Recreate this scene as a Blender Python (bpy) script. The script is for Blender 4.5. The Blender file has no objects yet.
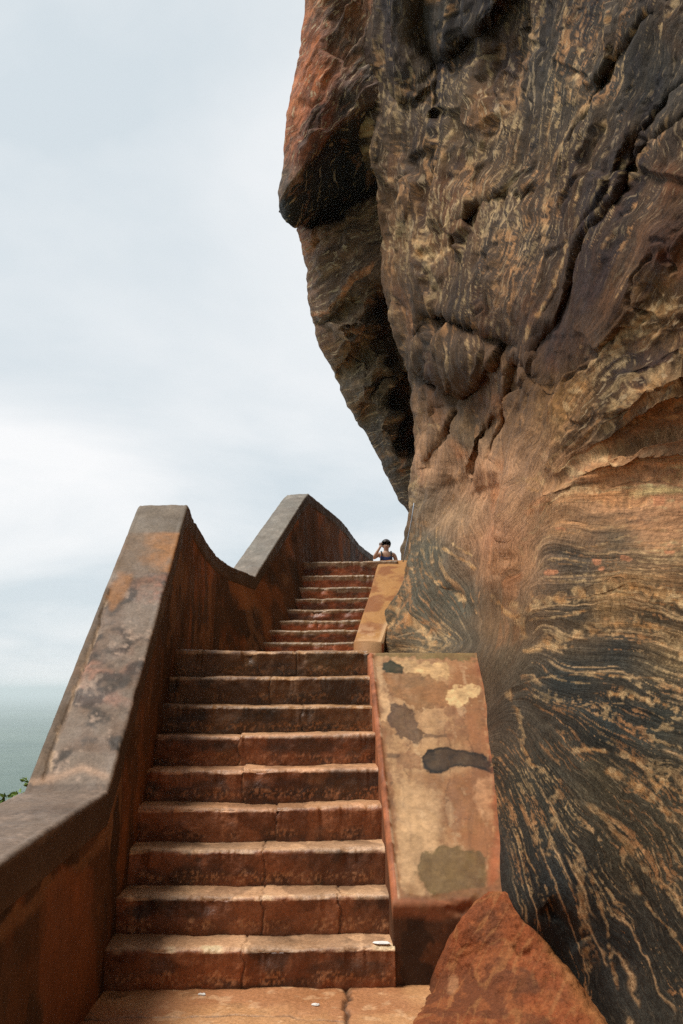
import bpy, bmesh, math, random
import numpy as np
from math import radians as R

random.seed(4)
scene = bpy.context.scene
COL = scene.collection

# ------------------------------------------------------------------ camera
F, CX, CY = 900.0, 341.5, 512.0
EYE = 1.5
TH = math.atan((690.0 - 512.0) / F)
CT, ST = math.cos(TH), math.sin(TH)
cam_d = bpy.data.cameras.new('camera')
cam = bpy.data.objects.new('camera', cam_d)
COL.objects.link(cam)
cam.location = (0, 0, EYE)
cam.rotation_euler = (math.pi / 2 + TH, 0, 0)
cam_d.sensor_fit = 'VERTICAL'
cam_d.sensor_height = 36.0
cam_d.sensor_width = 24.0
cam_d.lens = 36.0 * F / 1024.0
cam_d.clip_start = 0.05
cam_d.clip_end = 200000.0
scene.camera = cam


def unproj(px, py, dc):
    """point on the surface being surveyed: bearing (px, py) and depth dc (metres)"""
    px = np.asarray(px, float); py = np.asarray(py, float); dc = np.asarray(dc, float)
    h = (px - CX) / F
    v = (CY - py) / F
    return np.stack([h * dc, dc * (CT - v * ST), dc * (v * CT + ST) + EYE], -1)


def proj(P):
    x, d, z = P[..., 0], P[..., 1], P[..., 2] - EYE
    dc = np.maximum(d * CT + z * ST, 0.05)
    up = z * CT - d * ST
    return CX + F * x / dc, CY - F * up / dc


# ------------------------------------------------------------------ numpy noise
def _hash(ix, iy, iz, seed):
    h = (ix.astype(np.int64) * 374761393 + iy.astype(np.int64) * 668265263 +
         iz.astype(np.int64) * 2147483647 + seed * 1274126177) & 0xffffffff
    h = ((h ^ (h >> 13)) * 1274126177) & 0xffffffff
    h = ((h ^ (h >> 16)) * 2246822519) & 0xffffffff
    h = h ^ (h >> 15)
    return (h & 0xffffff) / float(0xffffff)


def vnoise(x, y, z, seed=0):
    x, y, z = np.broadcast_arrays(np.asarray(x, float), np.asarray(y, float), np.asarray(z, float))
    ix, iy, iz = np.floor(x), np.floor(y), np.floor(z)
    fx, fy, fz = x - ix, y - iy, z - iz
    fx = fx * fx * fx * (fx * (fx * 6 - 15) + 10)
    fy = fy * fy * fy * (fy * (fy * 6 - 15) + 10)
    fz = fz * fz * fz * (fz * (fz * 6 - 15) + 10)
    r = 0
    for a in (0, 1):
        for b in (0, 1):
            for c in (0, 1):
                w = (fx if a else 1 - fx) * (fy if b else 1 - fy) * (fz if c else 1 - fz)
                r = r + w * _hash(ix + a, iy + b, iz + c, seed)
    return r * 2 - 1


def fbm(x, y, z, oct=4, seed=0, gain=0.5, lac=2.03):
    a, s, n = 1.0, 0, 0
    for o in range(oct):
        s = s + a * vnoise(x, y, z, seed + o * 17)
        n += a
        a *= gain
        x = np.asarray(x) * lac + 3.1; y = np.asarray(y) * lac + 7.7; z = np.asarray(z) * lac + 1.3
    return s / n * 1.6


def ridged(x, y, z, oct=4, seed=0):
    a, s, n = 1.0, 0, 0
    for o in range(oct):
        s = s + a * (1 - np.abs(vnoise(x, y, z, seed + o * 31)) * 2)
        n += a; a *= 0.5
        x = np.asarray(x) * 2.1 + 5.2; y = np.asarray(y) * 2.1 + 1.7; z = np.asarray(z) * 2.1 + 9.1
    return s / n


def ss(a, b, x):
    t = np.clip((np.asarray(x, float) - a) / (b - a), 0, 1)
    return t * t * (3 - 2 * t)


def lin(c):
    c = np.asarray(c, float) / 255.0
    return np.where(c <= 0.04045, c / 12.92, ((c + 0.055) / 1.055) ** 2.4)


def mix(a, b, t):
    a = np.asarray(a, float); b = np.asarray(b, float)
    t = np.asarray(t, float)[..., None]
    return a * (1 - t) + b * t


def facets(x, y, seed=0, tilt=1.0):
    """broken faces: jittered cells, each a plane with its own tilt; height and distance to the next break"""
    ix, iy = np.floor(x), np.floor(y)
    f1 = np.full(np.shape(x), 9.0); f2 = np.full(np.shape(x), 9.0); h = np.zeros(np.shape(x))
    z0 = np.zeros_like(ix)
    for a in (-1, 0, 1):
        for b in (-1, 0, 1):
            cx = ix + a + .15 + .7 * _hash(ix + a, iy + b, z0, seed); cy = iy + b + .15 + .7 * _hash(ix + a, iy + b, z0, seed + 1)
            d = np.hypot(x - cx, y - cy)
            t1 = _hash(ix + a, iy + b, z0, seed + 2) * 2 - 1; t2 = _hash(ix + a, iy + b, z0, seed + 3) * 2 - 1; o = _hash(ix + a, iy + b, z0, seed + 4) * 2 - 1
            hh = tilt * (t1 * (x - cx) + t2 * (y - cy)) + .35 * o
            near = d < f1
            f2 = np.where(near, f1, np.minimum(f2, d)); h = np.where(near, hh, h); f1 = np.where(near, d, f1)
    e = f2 - f1
    return h * ss(0, .12, e), e


class TPS:
    """thin-plate fit of scattered 2-D samples"""
    def __init__(self, pts, vals, lam=1e-6, scale=300.0):
        self.p = np.asarray(pts, float) / scale; self.s = scale
        v = np.asarray(vals, float)
        if v.ndim == 1: v = v[:, None]
        n = len(self.p)
        A = np.zeros((n + 3, n + 3))
        A[:n, :n] = self.k(self.p[:, None], self.p[None]) + lam * np.eye(n)
        A[:n, n] = 1; A[:n, n + 1:] = self.p
        A[n, :n] = 1; A[n + 1:, :n] = self.p.T
        b = np.zeros((n + 3, v.shape[1])); b[:n] = v
        self.w = np.linalg.solve(A, b)

    @staticmethod
    def k(a, b):
        r2 = ((a - b) ** 2).sum(-1)
        return 0.5 * r2 * np.log(r2 + 1e-12)

    def __call__(self, x, y):
        q = np.stack([np.asarray(x, float), np.asarray(y, float)], -1) / self.s
        sh = q.shape[:-1]
        q = q.reshape(-1, 2)
        out = np.zeros((len(q), self.w.shape[1]))
        n = len(self.p)
        for i in range(0, len(q), 20000):
            c = q[i:i + 20000]
            out[i:i + 20000] = self.k(c[:, None], self.p[None]) @ self.w[:n] + self.w[n] + c @ self.w[n + 1:]
        return out.reshape(sh + (-1,)) if self.w.shape[1] > 1 else out.reshape(sh)


def idw(pts, vals, x, y, power=2.6, soft=14.0):
    pts = np.asarray(pts, float); vals = np.asarray(vals, float)
    num = 0; den = 0
    for p, v in zip(pts, vals):
        w = 1.0 / (((x - p[0]) ** 2 + (y - p[1]) ** 2 + soft ** 2) ** (power / 2))
        num = num + w[..., None] * v; den = den + w
    return num / den[..., None]


def poly_dist(x, y, pl):
    """distance to an open polyline, signed (+ on the left of travel, y down), and the run 0..1 along it"""
    pl = np.asarray(pl, float)
    best = np.full(np.shape(x), 1e9); sgn = np.ones(np.shape(x)); run = np.zeros(np.shape(x))
    L = np.r_[0, np.cumsum(np.hypot(*np.diff(pl, axis=0).T))]
    for i in range(len(pl) - 1):
        a, b = pl[i], pl[i + 1]
        d = b - a; l2 = (d ** 2).sum()
        t = np.clip(((x - a[0]) * d[0] + (y - a[1]) * d[1]) / l2, 0, 1)
        dx, dy = x - a[0] - t * d[0], y - a[1] - t * d[1]
        dd = np.hypot(dx, dy)
        m = dd < best
        best = np.where(m, dd, best)
        sgn = np.where(m, np.sign(d[0] * dy - d[1] * dx), sgn)
        run = np.where(m, (L[i] + t * math.sqrt(l2)) / L[-1], run)
    return best, sgn, run


def in_poly(x, y, pg):
    """signed distance to a closed polygon, negative inside"""
    pg = list(pg)
    d, _, _ = poly_dist(x, y, pg + [pg[0]])
    ins = np.zeros(np.shape(x), bool)
    n = len(pg)
    for i in range(n):
        x0, y0 = pg[i]; x1, y1 = pg[(i + 1) % n]
        c = ((y0 > y) != (y1 > y)) & (x < (x1 - x0) * (y - y0) / ((y1 - y0) + 1e-9) + x0)
        ins ^= c
    return np.where(ins, -d, d)


# ------------------------------------------------------------------ mesh helpers
def link_mesh(name, verts, faces, mat, parent=None, col=None, smooth=True, loc=None, flow=None):
    me = bpy.data.meshes.new(name)
    verts = np.asarray(verts, np.float32).reshape(-1, 3)
    if isinstance(faces, np.ndarray):
        nf, k = faces.shape
        me.vertices.add(len(verts)); me.vertices.foreach_set('co', verts.ravel())
        me.loops.add(nf * k); me.loops.foreach_set('vertex_index', faces.astype(np.int32).ravel())
        me.polygons.add(nf)
        me.polygons.foreach_set('loop_start', np.arange(0, nf * k, k, dtype=np.int32))
        me.polygons.foreach_set('loop_total', np.full(nf, k, np.int32))
        me.update(calc_edges=True); me.validate()
    else:
        me.from_pydata([tuple(v) for v in verts], [], faces)
        me.update()
    if smooth:
        me.polygons.foreach_set('use_smooth', np.ones(len(me.polygons), bool))
    if col is not None:
        a = me.attributes.new('tint', 'FLOAT_COLOR', 'POINT')
        c = np.ones((len(verts), 4), np.float32); k = np.asarray(col).shape[-1]; c[:, :k] = np.asarray(col).reshape(-1, k)
        a.data.foreach_set('color', c.ravel())
    if flow is not None:
        a = me.attributes.new('flow', 'FLOAT_VECTOR', 'POINT')
        a.data.foreach_set('vector', np.ascontiguousarray(np.asarray(flow, np.float32).reshape(-1, 3)).ravel())
    me.materials.append(mat)
    o = bpy.data.objects.new(name, me)
    COL.objects.link(o)
    if parent is not None: o.parent = parent
    if loc is not None: o.location = loc
    return o


def grid_faces(nr, nc, wrap_r=False, flip=False):
    i = np.arange(nr if wrap_r else nr - 1)[:, None]; j = np.arange(nc - 1)[None]
    i2 = (i + 1) % nr
    f = np.stack([i * nc + j, i * nc + j + 1, i2 * nc + j + 1, i2 * nc + j], -1).reshape(-1, 4)
    return f[:, ::-1].copy() if flip else f


def grid_normals(P, toward=None):
    du = np.gradient(P, axis=1); dv = np.gradient(P, axis=0)
    n = np.cross(du, dv)
    n /= np.linalg.norm(n, axis=-1, keepdims=True) + 1e-12
    return n


def empty(name, loc=(0, 0, 0)):
    o = bpy.data.objects.new(name, None); COL.objects.link(o); o.location = loc
    o.empty_display_size = 0.2
    return o


def tag(o, label=None, cat=None, group=None, kind=None):
    if label: o['label'] = label
    if cat: o['category'] = cat
    if group: o['group'] = group
    if kind: o['kind'] = kind
    return o


# ------------------------------------------------------------------ materials
def node_mat(name):
    m = bpy.data.materials.new(name); m.use_nodes = True
    nt = m.node_tree
    b = nt.nodes['Principled BSDF']
    return m, nt, b


def N(nt, t, **kw):
    n = nt.nodes.new(t)
    for k, v in kw.items():
        if k in n.inputs: n.inputs[k].default_value = v
        else: setattr(n, k, v)
    return n


def tint_mat(name, rough=0.8, grain=0.25, gscale=60.0, bump=0.4, bscale=45.0, bdist=0.01, spec=0.3, speck=0.0, stretch=(1, 1, 1), rvar=0.15, flow=0.0):
    """painted mineral tint from the mesh times a fine procedural grain"""
    m, nt, b = node_mat(name)
    L = nt.links.new
    at = N(nt, 'ShaderNodeAttribute', attribute_name='tint')
    tc = N(nt, 'ShaderNodeTexCoord')
    mp = N(nt, 'ShaderNodeMapping'); mp.inputs['Scale'].default_value = stretch
    L(tc.outputs['Object'], mp.inputs['Vector'])
    n1 = N(nt, 'ShaderNodeTexNoise', Scale=gscale, Detail=6.0, Roughness=0.7)
    L(mp.outputs[0], n1.inputs['Vector'])
    mr = N(nt, 'ShaderNodeMapRange')
    mr.inputs['From Min'].default_value = 0.3; mr.inputs['From Max'].default_value = 0.7
    mr.inputs['To Min'].default_value = 1 - grain; mr.inputs['To Max'].default_value = 1 + grain
    L(n1.outputs['Fac'], mr.inputs['Value'])
    vm = N(nt, 'ShaderNodeVectorMath', operation='SCALE')
    L(at.outputs['Color'], vm.inputs[0]); L(mr.outputs[0], vm.inputs['Scale'])
    last = vm.outputs[0]
    if speck > 0:
        n3 = N(nt, 'ShaderNodeTexNoise', Scale=gscale * 4.0, Detail=3.0, Roughness=0.6)
        L(tc.outputs['Object'], n3.inputs['Vector'])
        m3 = N(nt, 'ShaderNodeMapRange')
        m3.inputs['From Min'].default_value = 0.58; m3.inputs['From Max'].default_value = 0.72
        m3.inputs['To Min'].default_value = 0.0; m3.inputs['To Max'].default_value = speck
        L(n3.outputs['Fac'], m3.inputs['Value'])
        mx = N(nt, 'ShaderNodeMix', data_type='RGBA')
        mx.inputs['B'].default_value = (0.36, 0.29, 0.2, 1)
        L(m3.outputs[0], mx.inputs['Factor']); L(last, mx.inputs['A'])
        last = mx.outputs['Result']
    if flow > 0:
        fa = N(nt, 'ShaderNodeAttribute', attribute_name='flow')
        fn = N(nt, 'ShaderNodeTexNoise', Scale=1.0, Detail=7.0, Roughness=0.72)
        L(fa.outputs['Vector'], fn.inputs['Vector'])
        fr = N(nt, 'ShaderNodeMapRange')
        fr.inputs['From Min'].default_value = 0.36; fr.inputs['From Max'].default_value = 0.64
        fr.inputs['To Min'].default_value = 1 - flow; fr.inputs['To Max'].default_value = 1 + flow
        L(fn.outputs['Fac'], fr.inputs['Value'])
        fs = N(nt, 'ShaderNodeVectorMath', operation='SCALE'); L(last, fs.inputs[0]); L(fr.outputs[0], fs.inputs['Scale'])
        # pale flecks drawn out along the foliation
        fm = N(nt, 'ShaderNodeMapping'); fm.inputs['Scale'].default_value = (1.7, 1.5, 1.5); fm.inputs['Location'].default_value = (4, 2, 7)
        L(fa.outputs['Vector'], fm.inputs['Vector'])
        f2 = N(nt, 'ShaderNodeTexNoise', Scale=1.0, Detail=3.0, Roughness=0.6); L(fm.outputs[0], f2.inputs['Vector'])
        f3 = N(nt, 'ShaderNodeMapRange')
        f3.inputs['From Min'].default_value = 0.595; f3.inputs['From Max'].default_value = 0.635
        f3.inputs['To Min'].default_value = 0.0; f3.inputs['To Max'].default_value = 0.8
        L(f2.outputs['Fac'], f3.inputs['Value'])
        at2 = N(nt, 'ShaderNodeAttribute', attribute_name='tint')
        fx = N(nt, 'ShaderNodeMath', operation='MULTIPLY'); L(f3.outputs[0], fx.inputs[0]); L(at2.outputs['Alpha'], fx.inputs[1])
        m5 = N(nt, 'ShaderNodeMix', data_type='RGBA'); m5.inputs['B'].default_value = (0.50, 0.36, 0.21, 1)
        L(fx.outputs[0], m5.inputs['Factor']); L(fs.outputs[0], m5.inputs['A'])
        last = m5.outputs['Result']
    L(last, b.inputs['Base Color'])
    n2 = N(nt, 'ShaderNodeTexNoise', Scale=bscale, Detail=9.0, Roughness=0.68)
    L(mp.outputs[0], n2.inputs['Vector'])
    bp = N(nt, 'ShaderNodeBump', Strength=bump, Distance=bdist)
    if flow > 0:
        hm = N(nt, 'ShaderNodeMath', operation='MULTIPLY_ADD'); hm.inputs[1].default_value = .7
        L(fn.outputs['Fac'], hm.inputs[0]); L(n2.outputs['Fac'], hm.inputs[2])
        L(hm.outputs[0], bp.inputs['Height'])
    else:
        L(n2.outputs['Fac'], bp.inputs['Height'])
    L(bp.outputs[0], b.inputs['Normal'])
    n4 = N(nt, 'ShaderNodeTexNoise', Scale=4.0, Detail=4.0)
    L(tc.outputs['Object'], n4.inputs['Vector'])
    m4 = N(nt, 'ShaderNodeMapRange')
    m4.inputs['From Min'].default_value = 0.3; m4.inputs['From Max'].default_value = 0.7
    m4.inputs['To Min'].default_value = rough - rvar; m4.inputs['To Max'].default_value = min(1, rough + rvar)
    L(n4.outputs['Fac'], m4.inputs['Value']); L(m4.outputs[0], b.inputs['Roughness'])
    b.inputs['Specular IOR Level'].default_value = spec
    return m


def plain_mat(name, rgb, rough=0.7, var=0.15, scale=30.0, spec=0.3):
    m, nt, b = node_mat(name)
    L = nt.links.new
    tc = N(nt, 'ShaderNodeTexCoord')
    n1 = N(nt, 'ShaderNodeTexNoise', Scale=scale, Detail=4.0)
    L(tc.outputs['Object'], n1.inputs['Vector'])
    mx = N(nt, 'ShaderNodeMix', data_type='RGBA')
    c = list(rgb)
    mx.inputs['A'].default_value = [v * (1 - var) for v in c] + [1]
    mx.inputs['B'].default_value = [min(1, v * (1 + var)) for v in c] + [1]
    L(n1.outputs['Fac'], mx.inputs['Factor']); L(mx.outputs['Result'], b.inputs['Base Color'])
    b.inputs['Roughness'].default_value = rough
    b.inputs['Specular IOR Level'].default_value = spec
    return m


M_CLIFF = tint_mat('gneiss', rough=0.78, grain=0.45, gscale=34, bump=0.9, bscale=24, bdist=0.022, speck=0.12, flow=.32, spec=.14)
M_FARROCK = tint_mat('weathered_gneiss', rough=0.8, grain=0.45, gscale=7, bump=0.8, bscale=5, bdist=0.08, speck=0.2, flow=.45)
M_STONE = tint_mat('terracotta_stone', rough=0.44, grain=0.34, gscale=55, bump=0.7, bscale=60, bdist=0.008, spec=0.5, speck=0.05)
M_EARTH = tint_mat('red_earth_rock', rough=0.8, grain=0.35, gscale=60, bump=0.9, bscale=50, bdist=0.012, spec=0.2, speck=0.12)
M_WALL = tint_mat('brown_plaster', rough=0.8, grain=0.22, gscale=30, bump=0.35, bscale=40, bdist=0.006, spec=0.25)
M_COPING = tint_mat('weathered_coping', rough=0.7, grain=0.3, gscale=45, bump=0.5, bscale=50, bdist=0.008, spec=0.35)
M_RAMP = tint_mat('stained_plaster', rough=0.7, grain=0.18, gscale=40, bump=0.3, bscale=45, bdist=0.005, spec=0.3)

KC = 1.0   # cliff tint gain


# ================================================================== CLIFF (near face)
sil = np.array([(318, -420), (345, -100), (355, 0), (358, 40), (366, 90), (374, 130), (380, 170), (386, 210), (388, 250),
                (392, 290), (400, 330), (412, 370), (420, 400), (423, 435), (418, 465), (409, 500), (403, 540), (395, 580),
                (382, 610), (370, 650), (360, 700), (350, 800), (340, 1200)], float)

ctl = [
 (683,1024,3.35),(683,850,3.35),(683,700,3.4),(683,600,3.48),(683,500,3.72),(683,455,3.82),(683,420,3.55),(683,300,3.62),(683,150,3.8),(683,0,4.0),(683,-200,4.3),(683,-420,4.6),
 (600,1024,4.15),(600,900,4.0),(600,750,4.0),(600,600,4.15),(600,480,4.5),(600,430,4.4),(600,300,4.75),(600,150,5.1),(600,0,5.5),(600,-200,6.0),(600,-420,6.4),
 (540,960,4.6),(518,905,4.60),(503,890,4.80),(498,800,5.45),(496,740,5.85),(489,690,6.3),(481,660,6.65),
 (525,700,5.15),(525,600,5.4),(525,500,5.8),(530,440,6.0),(508,640,5.8),
 (486,620,7.4),(470,640,7.4),(440,645,8.8),(410,645,10.2),(382,645,11.35),(387,605,12.4),(407,560,13.9),(410,520,14.3),(440,560,10.8),(470,560,9.2),(450,480,11),(485,500,8.9),(418,470,13.6),(500,430,8.2),
 (530,350,6.9),(520,200,7.9),(520,50,8.6),(450,350,10.8),(450,200,11.3),(450,50,11.8),(430,430,12.5),(400,300,13.6),(395,150,14.2),(375,50,15.2),(350,-100,16),(450,-200,12.5),(430,-420,13),(340,-420,17),
 (440,750,7.3),(450,850,6.4),(450,950,5.8),(400,700,10.2),(400,900,8),(360,900,9.5),(360,1150,9),(480,1150,5.2),
 (800,1024,2.55),(800,700,2.6),(800,450,2.75),(800,200,3.0),(800,-200,3.5),(1000,1000,1.85),(1000,600,1.9),(1000,200,2.2),(1000,-200,2.6),(1300,800,1.3),(1300,300,1.5),(1300,-300,1.8)]
ctl = np.array(ctl, float)
disp_fit = TPS(ctl[:, :2], 1.0 / ctl[:, 2], lam=2e-4)

iso = [
 (0, [(372, 0), (383, 120), (392, 260), (408, 360), (420, 430)]),
 (55, [(425, -60), (420, 60), (416, 170), (425, 300), (436, 400), (432, 470), (425, 540), (428, 600), (450, 655)]),
 (120, [(495, -60), (478, 80), (462, 200), (458, 320), (462, 420), (455, 480), (448, 540), (455, 600), (475, 650)]),
 (190, [(575, -60), (540, 100), (508, 220), (490, 330), (484, 420), (475, 500), (470, 560), (480, 620)]),
 (255, [(640, -40), (598, 100), (556, 230), (525, 350), (508, 440), (495, 530), (488, 590)]),
 (320, [(700, 20), (645, 150), (595, 270), (548, 380), (518, 470), (500, 550)]),
 (390, [(760, 190), (690, 250), (630, 310), (570, 385), (535, 455), (512, 520)]),
 (450, [(780, 420), (690, 432), (610, 442), (550, 466), (520, 500), (509, 522)]),
 (520, [(780, 500), (690, 500), (600, 508), (540, 524), (510, 545)]),
 (575, [(780, 570), (690, 560), (600, 558), (540, 567), (508, 582)]),
 (620, [(780, 625), (690, 600), (600, 588), (545, 596), (508, 612)]),
 (690, [(780, 730), (690, 672), (610, 646), (550, 648), (508, 650)]),
 (740, [(780, 790), (690, 728), (620, 698), (560, 686), (506, 676)]),
 (790, [(780, 895), (700, 808), (630, 756), (570, 722), (530, 704), (505, 698)]),
 (840, [(770, 1060), (690, 950), (620, 850), (560, 772), (525, 735), (503, 717)]),
 (885, [(690, 1070), (635, 960), (580, 865), (540, 796), (515, 754), (501, 735)]),
 (925, [(620, 1090), (590, 980), (555, 880), (528, 815), (510, 776), (499, 756)]),
 (960, [(560, 1090), (540, 960), (520, 880), (506, 826), (497, 790)]),
 (1000, [(522, 1090), (510, 960), (501, 890), (495, 840)]),
]
ip, iv = [], []
for v, pl in iso:
    pl = np.array(pl, float)
    for a, b in zip(pl[:-1], pl[1:]):
        for t in (0, 0.5):
            ip.append(a * (1 - t) + b * t); iv.append(v)
    ip.append(pl[-1]); iv.append(v)
psi_fit = TPS(ip, iv, lam=3e-3)

# mineral colours of the near face
cl_t = [(375,40,78,62,50),(400,120,92,74,54),(450,50,74,63,52),(440,20,60,54,48),(480,120,98,82,62),(430,230,122,92,62),(560,80,74,68,60),(650,80,62,59,55),(620,220,82,66,54),
 (665,250,104,72,52),(520,250,88,74,62),(480,300,88,70,54),(440,360,92,74,56),(470,430,106,86,64),(530,320,90,74,62),(560,340,92,66,50),(620,370,86,70,54),(600,300,94,68,50),
 (570,400,128,96,54),(655,300,118,92,54),(650,390,128,98,62),(683,345,120,92,56),(600,430,82,68,52),
 (600,475,172,122,82),(670,480,170,120,84),(640,500,168,124,88),(550,520,156,116,80),(480,480,164,120,86),(440,470,146,110,80),(490,540,158,112,80),(460,520,140,112,84),(430,500,108,94,76),
 (440,560,88,88,76),(420,600,82,80,68),(455,600,84,82,70),(430,635,88,80,64),(462,635,88,80,66),(420,550,90,84,70),(400,600,90,80,62),(485,620,120,92,64),(500,560,150,108,74),
 (600,540,112,92,70),(560,560,88,78,66),(680,560,118,92,66),(600,600,156,122,80),(560,610,80,70,56),(640,615,92,78,58),(600,650,54,53,48),(665,640,120,94,62),(560,680,50,51,47),(650,720,60,58,50),(600,720,50,51,47),
 (540,800,58,54,45),(600,780,80,68,50),(640,840,74,64,48),(560,880,46,47,45),(620,950,48,47,43),(683,960,58,53,44),(510,720,84,70,56),(520,850,52,49,44),(570,960,46,46,43),(683,800,76,66,50),
 (800,900,60,56,48),(800,500,120,95,70),(800,100,75,66,56),(1200,500,80,70,58),(600,-200,72,64,56),(400,-200,74,64,54)]
cl_t = np.array(cl_t, float)

cl_v = [(400,120,.55),(430,230,.8),(450,50,.3),(480,120,.7),(500,200,.65),(560,80,.5),(650,80,.35),(620,200,.45),(660,250,.15),(520,270,.65),(560,320,.12),(470,300,.45),(450,400,.4),(600,320,.15),(620,380,.5),(570,410,.7),(660,320,.6),
 (600,480,.3),(550,520,.35),(480,490,.4),(440,570,.75),(420,620,.8),(460,620,.6),(600,540,.4),(600,590,.8),(600,620,.5),(560,650,.2),(600,660,.3),(660,650,.7),(560,690,.15),(640,700,.35),(600,740,.35),(620,790,.7),(660,830,.75),(560,780,.6),(530,800,.5),
 (570,880,.25),(600,880,.5),(560,940,.15),(620,980,.3),(683,930,.5),(800,700,.4),(1200,500,.4),(600,-200,.4)]
cl_v = np.array(cl_v, float)

# cracks, ledges and folds: (polyline, kind, amount m, width px)
CREV = [
 ([(705, 436), (683, 438), (640, 442), (605, 449), (580, 459), (559, 474), (540, 482), (522, 488)], 'ledge', 0.17, 11),
 ([(700, 348), (660, 372), (630, 398), (606, 423), (580, 445)], 'ledge', 0.07, 9),
 ([(700, 306), (644, 345), (606, 370), (570, 404), (548, 428)], 'ledge', 0.05, 8),
 ([(660, 130), (640, 160), (618, 195), (594, 232), (574, 285), (556, 330), (540, 358), (535, 384)], 'groove', 0.17, 4.5),
 ([(636, 118), (615, 156), (582, 236), (549, 307), (528, 352)], 'ridge', 0.14, 5),
 ([(626, 170), (594, 226), (566, 290), (546, 335)], 'ridge', 0.10, 4),
 ([(602, 196), (574, 252), (546, 318)], 'groove', 0.10, 3.5),
 ([(524, 366), (531, 371), (537, 378), (536, 388)], 'groove', 0.35, 6),
 ([(424, 312), (440, 320), (460, 324), (482, 330), (506, 338), (518, 352)], 'ledge', 0.75, 12),
 ([(512, 344), (500, 358), (486, 374), (473, 387), (461, 392), (440, 380), (420, 364)], 'ledge2', 0.7, 13),
 ([(522, 356), (516, 380), (512, 409), (500, 436), (490, 470)], 'groove', 0.5, 6),
 ([(431, -30), (430, 20), (432, 47), (443, 57), (458, 48), (473, 38), (502, 9), (520, -20)], 'ledge', 0.9, 16),
 ([(437, 56), (438, 90), (432, 130)], 'groove', 0.3, 5),
 ([(372, 62), (384, 84), (402, 100), (420, 104), (434, 84)], 'ledge', 0.3, 12),
 ([(352, -40), (360, 40), (370, 80), (382, 120), (389, 165), (396, 190)], 'groove', 0.35, 5),
 ([(394, 186), (391, 220), (396, 258)], 'groove', 0.4, 5),
 ([(450, 218), (453, 242), (457, 268)], 'groove', 0.25, 4),
 ([(459, 229), (478, 205), (500, 196), (511, 191), (523, 201), (532, 192), (542, 180)], 'ledge', 0.22, 7),
 ([(664, 2), (640, 34), (615, 63), (604, 90)], 'groove', 0.12, 5),
 ([(700, 78), (681, 90), (650, 126), (628, 164)], 'groove', 0.12, 5),
 ([(700, 112), (672, 130), (655, 146)], 'groove', 0.09, 4),
 ([(606, 64), (600, 92), (592, 120), (580, 150), (556, 200)], 'groove', 0.10, 5),
 ([(536, 384), (524, 430), (512, 490), (503, 540), (509, 584), (500, 640)], 'step', 0.42, 5),
 ([(464, 405), (450, 438), (431, 478)], 'groove', 0.3, 5),
 ([(500, 410), (482, 440), (466, 476)], 'groove', 0.3, 5),
 ([(446, 400), (438, 430), (424, 462)], 'groove', 0.25, 4),
 ([(455, 480), (440, 498), (420, 510)], 'ledge', 0.16, 8),
 ([(500, 482), (480, 494), (468, 512)], 'groove', 0.12, 4),
 ([(503, 536), (494, 556), (497, 582)], 'groove', 0.2, 5),
 ([(705, 500), (640, 493), (590, 500), (540, 520)], 'ledge', 0.018, 7),
 ([(705, 476), (650, 470), (600, 478), (548, 500)], 'ledge', 0.015, 6),
 ([(610, 580), (560, 590), (512, 608)], 'groove', 0.01, 4),
 ([(690, 720), (640, 702), (600, 694), (540, 700)], 'ledge', 0.012, 8),
 ([(508, 690), (530, 712), (548, 730)], 'groove', 0.06, 7),
 ([(545, 905), (565, 920), (585, 945)], 'groove', 0.06, 10),
 ([(450, 590), (462, 606), (474, 622)], 'groove', 0.10, 4),
 ([(400, 590), (415, 612), (432, 640)], 'groove', 0.12, 5),
]
# bosses that stand out of the face: centre, radii, tilt, metres
BOSS = [(466, 354, 50, 30, 12, .42), (474, -8, 44, 64, -25, .7), (398, 0, 36, 84, -12, .45), (402, 210, 16, 60, 0, .3), (405, 340, 18, 40, -20, .45),
        (516, 270, 60, 110, 25, .25), (640, 250, 46, 100, 32, .16), (590, 330, 34, 60, 35, .14), (640, 400, 60, 26, -28, .16), (560, 120, 50, 120, 15, .2),
        (600, 560, 110, 60, 0, .12), (470, 440, 18, 50, 22, .25), (440, 440, 12, 44, 15, .25)]

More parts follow.
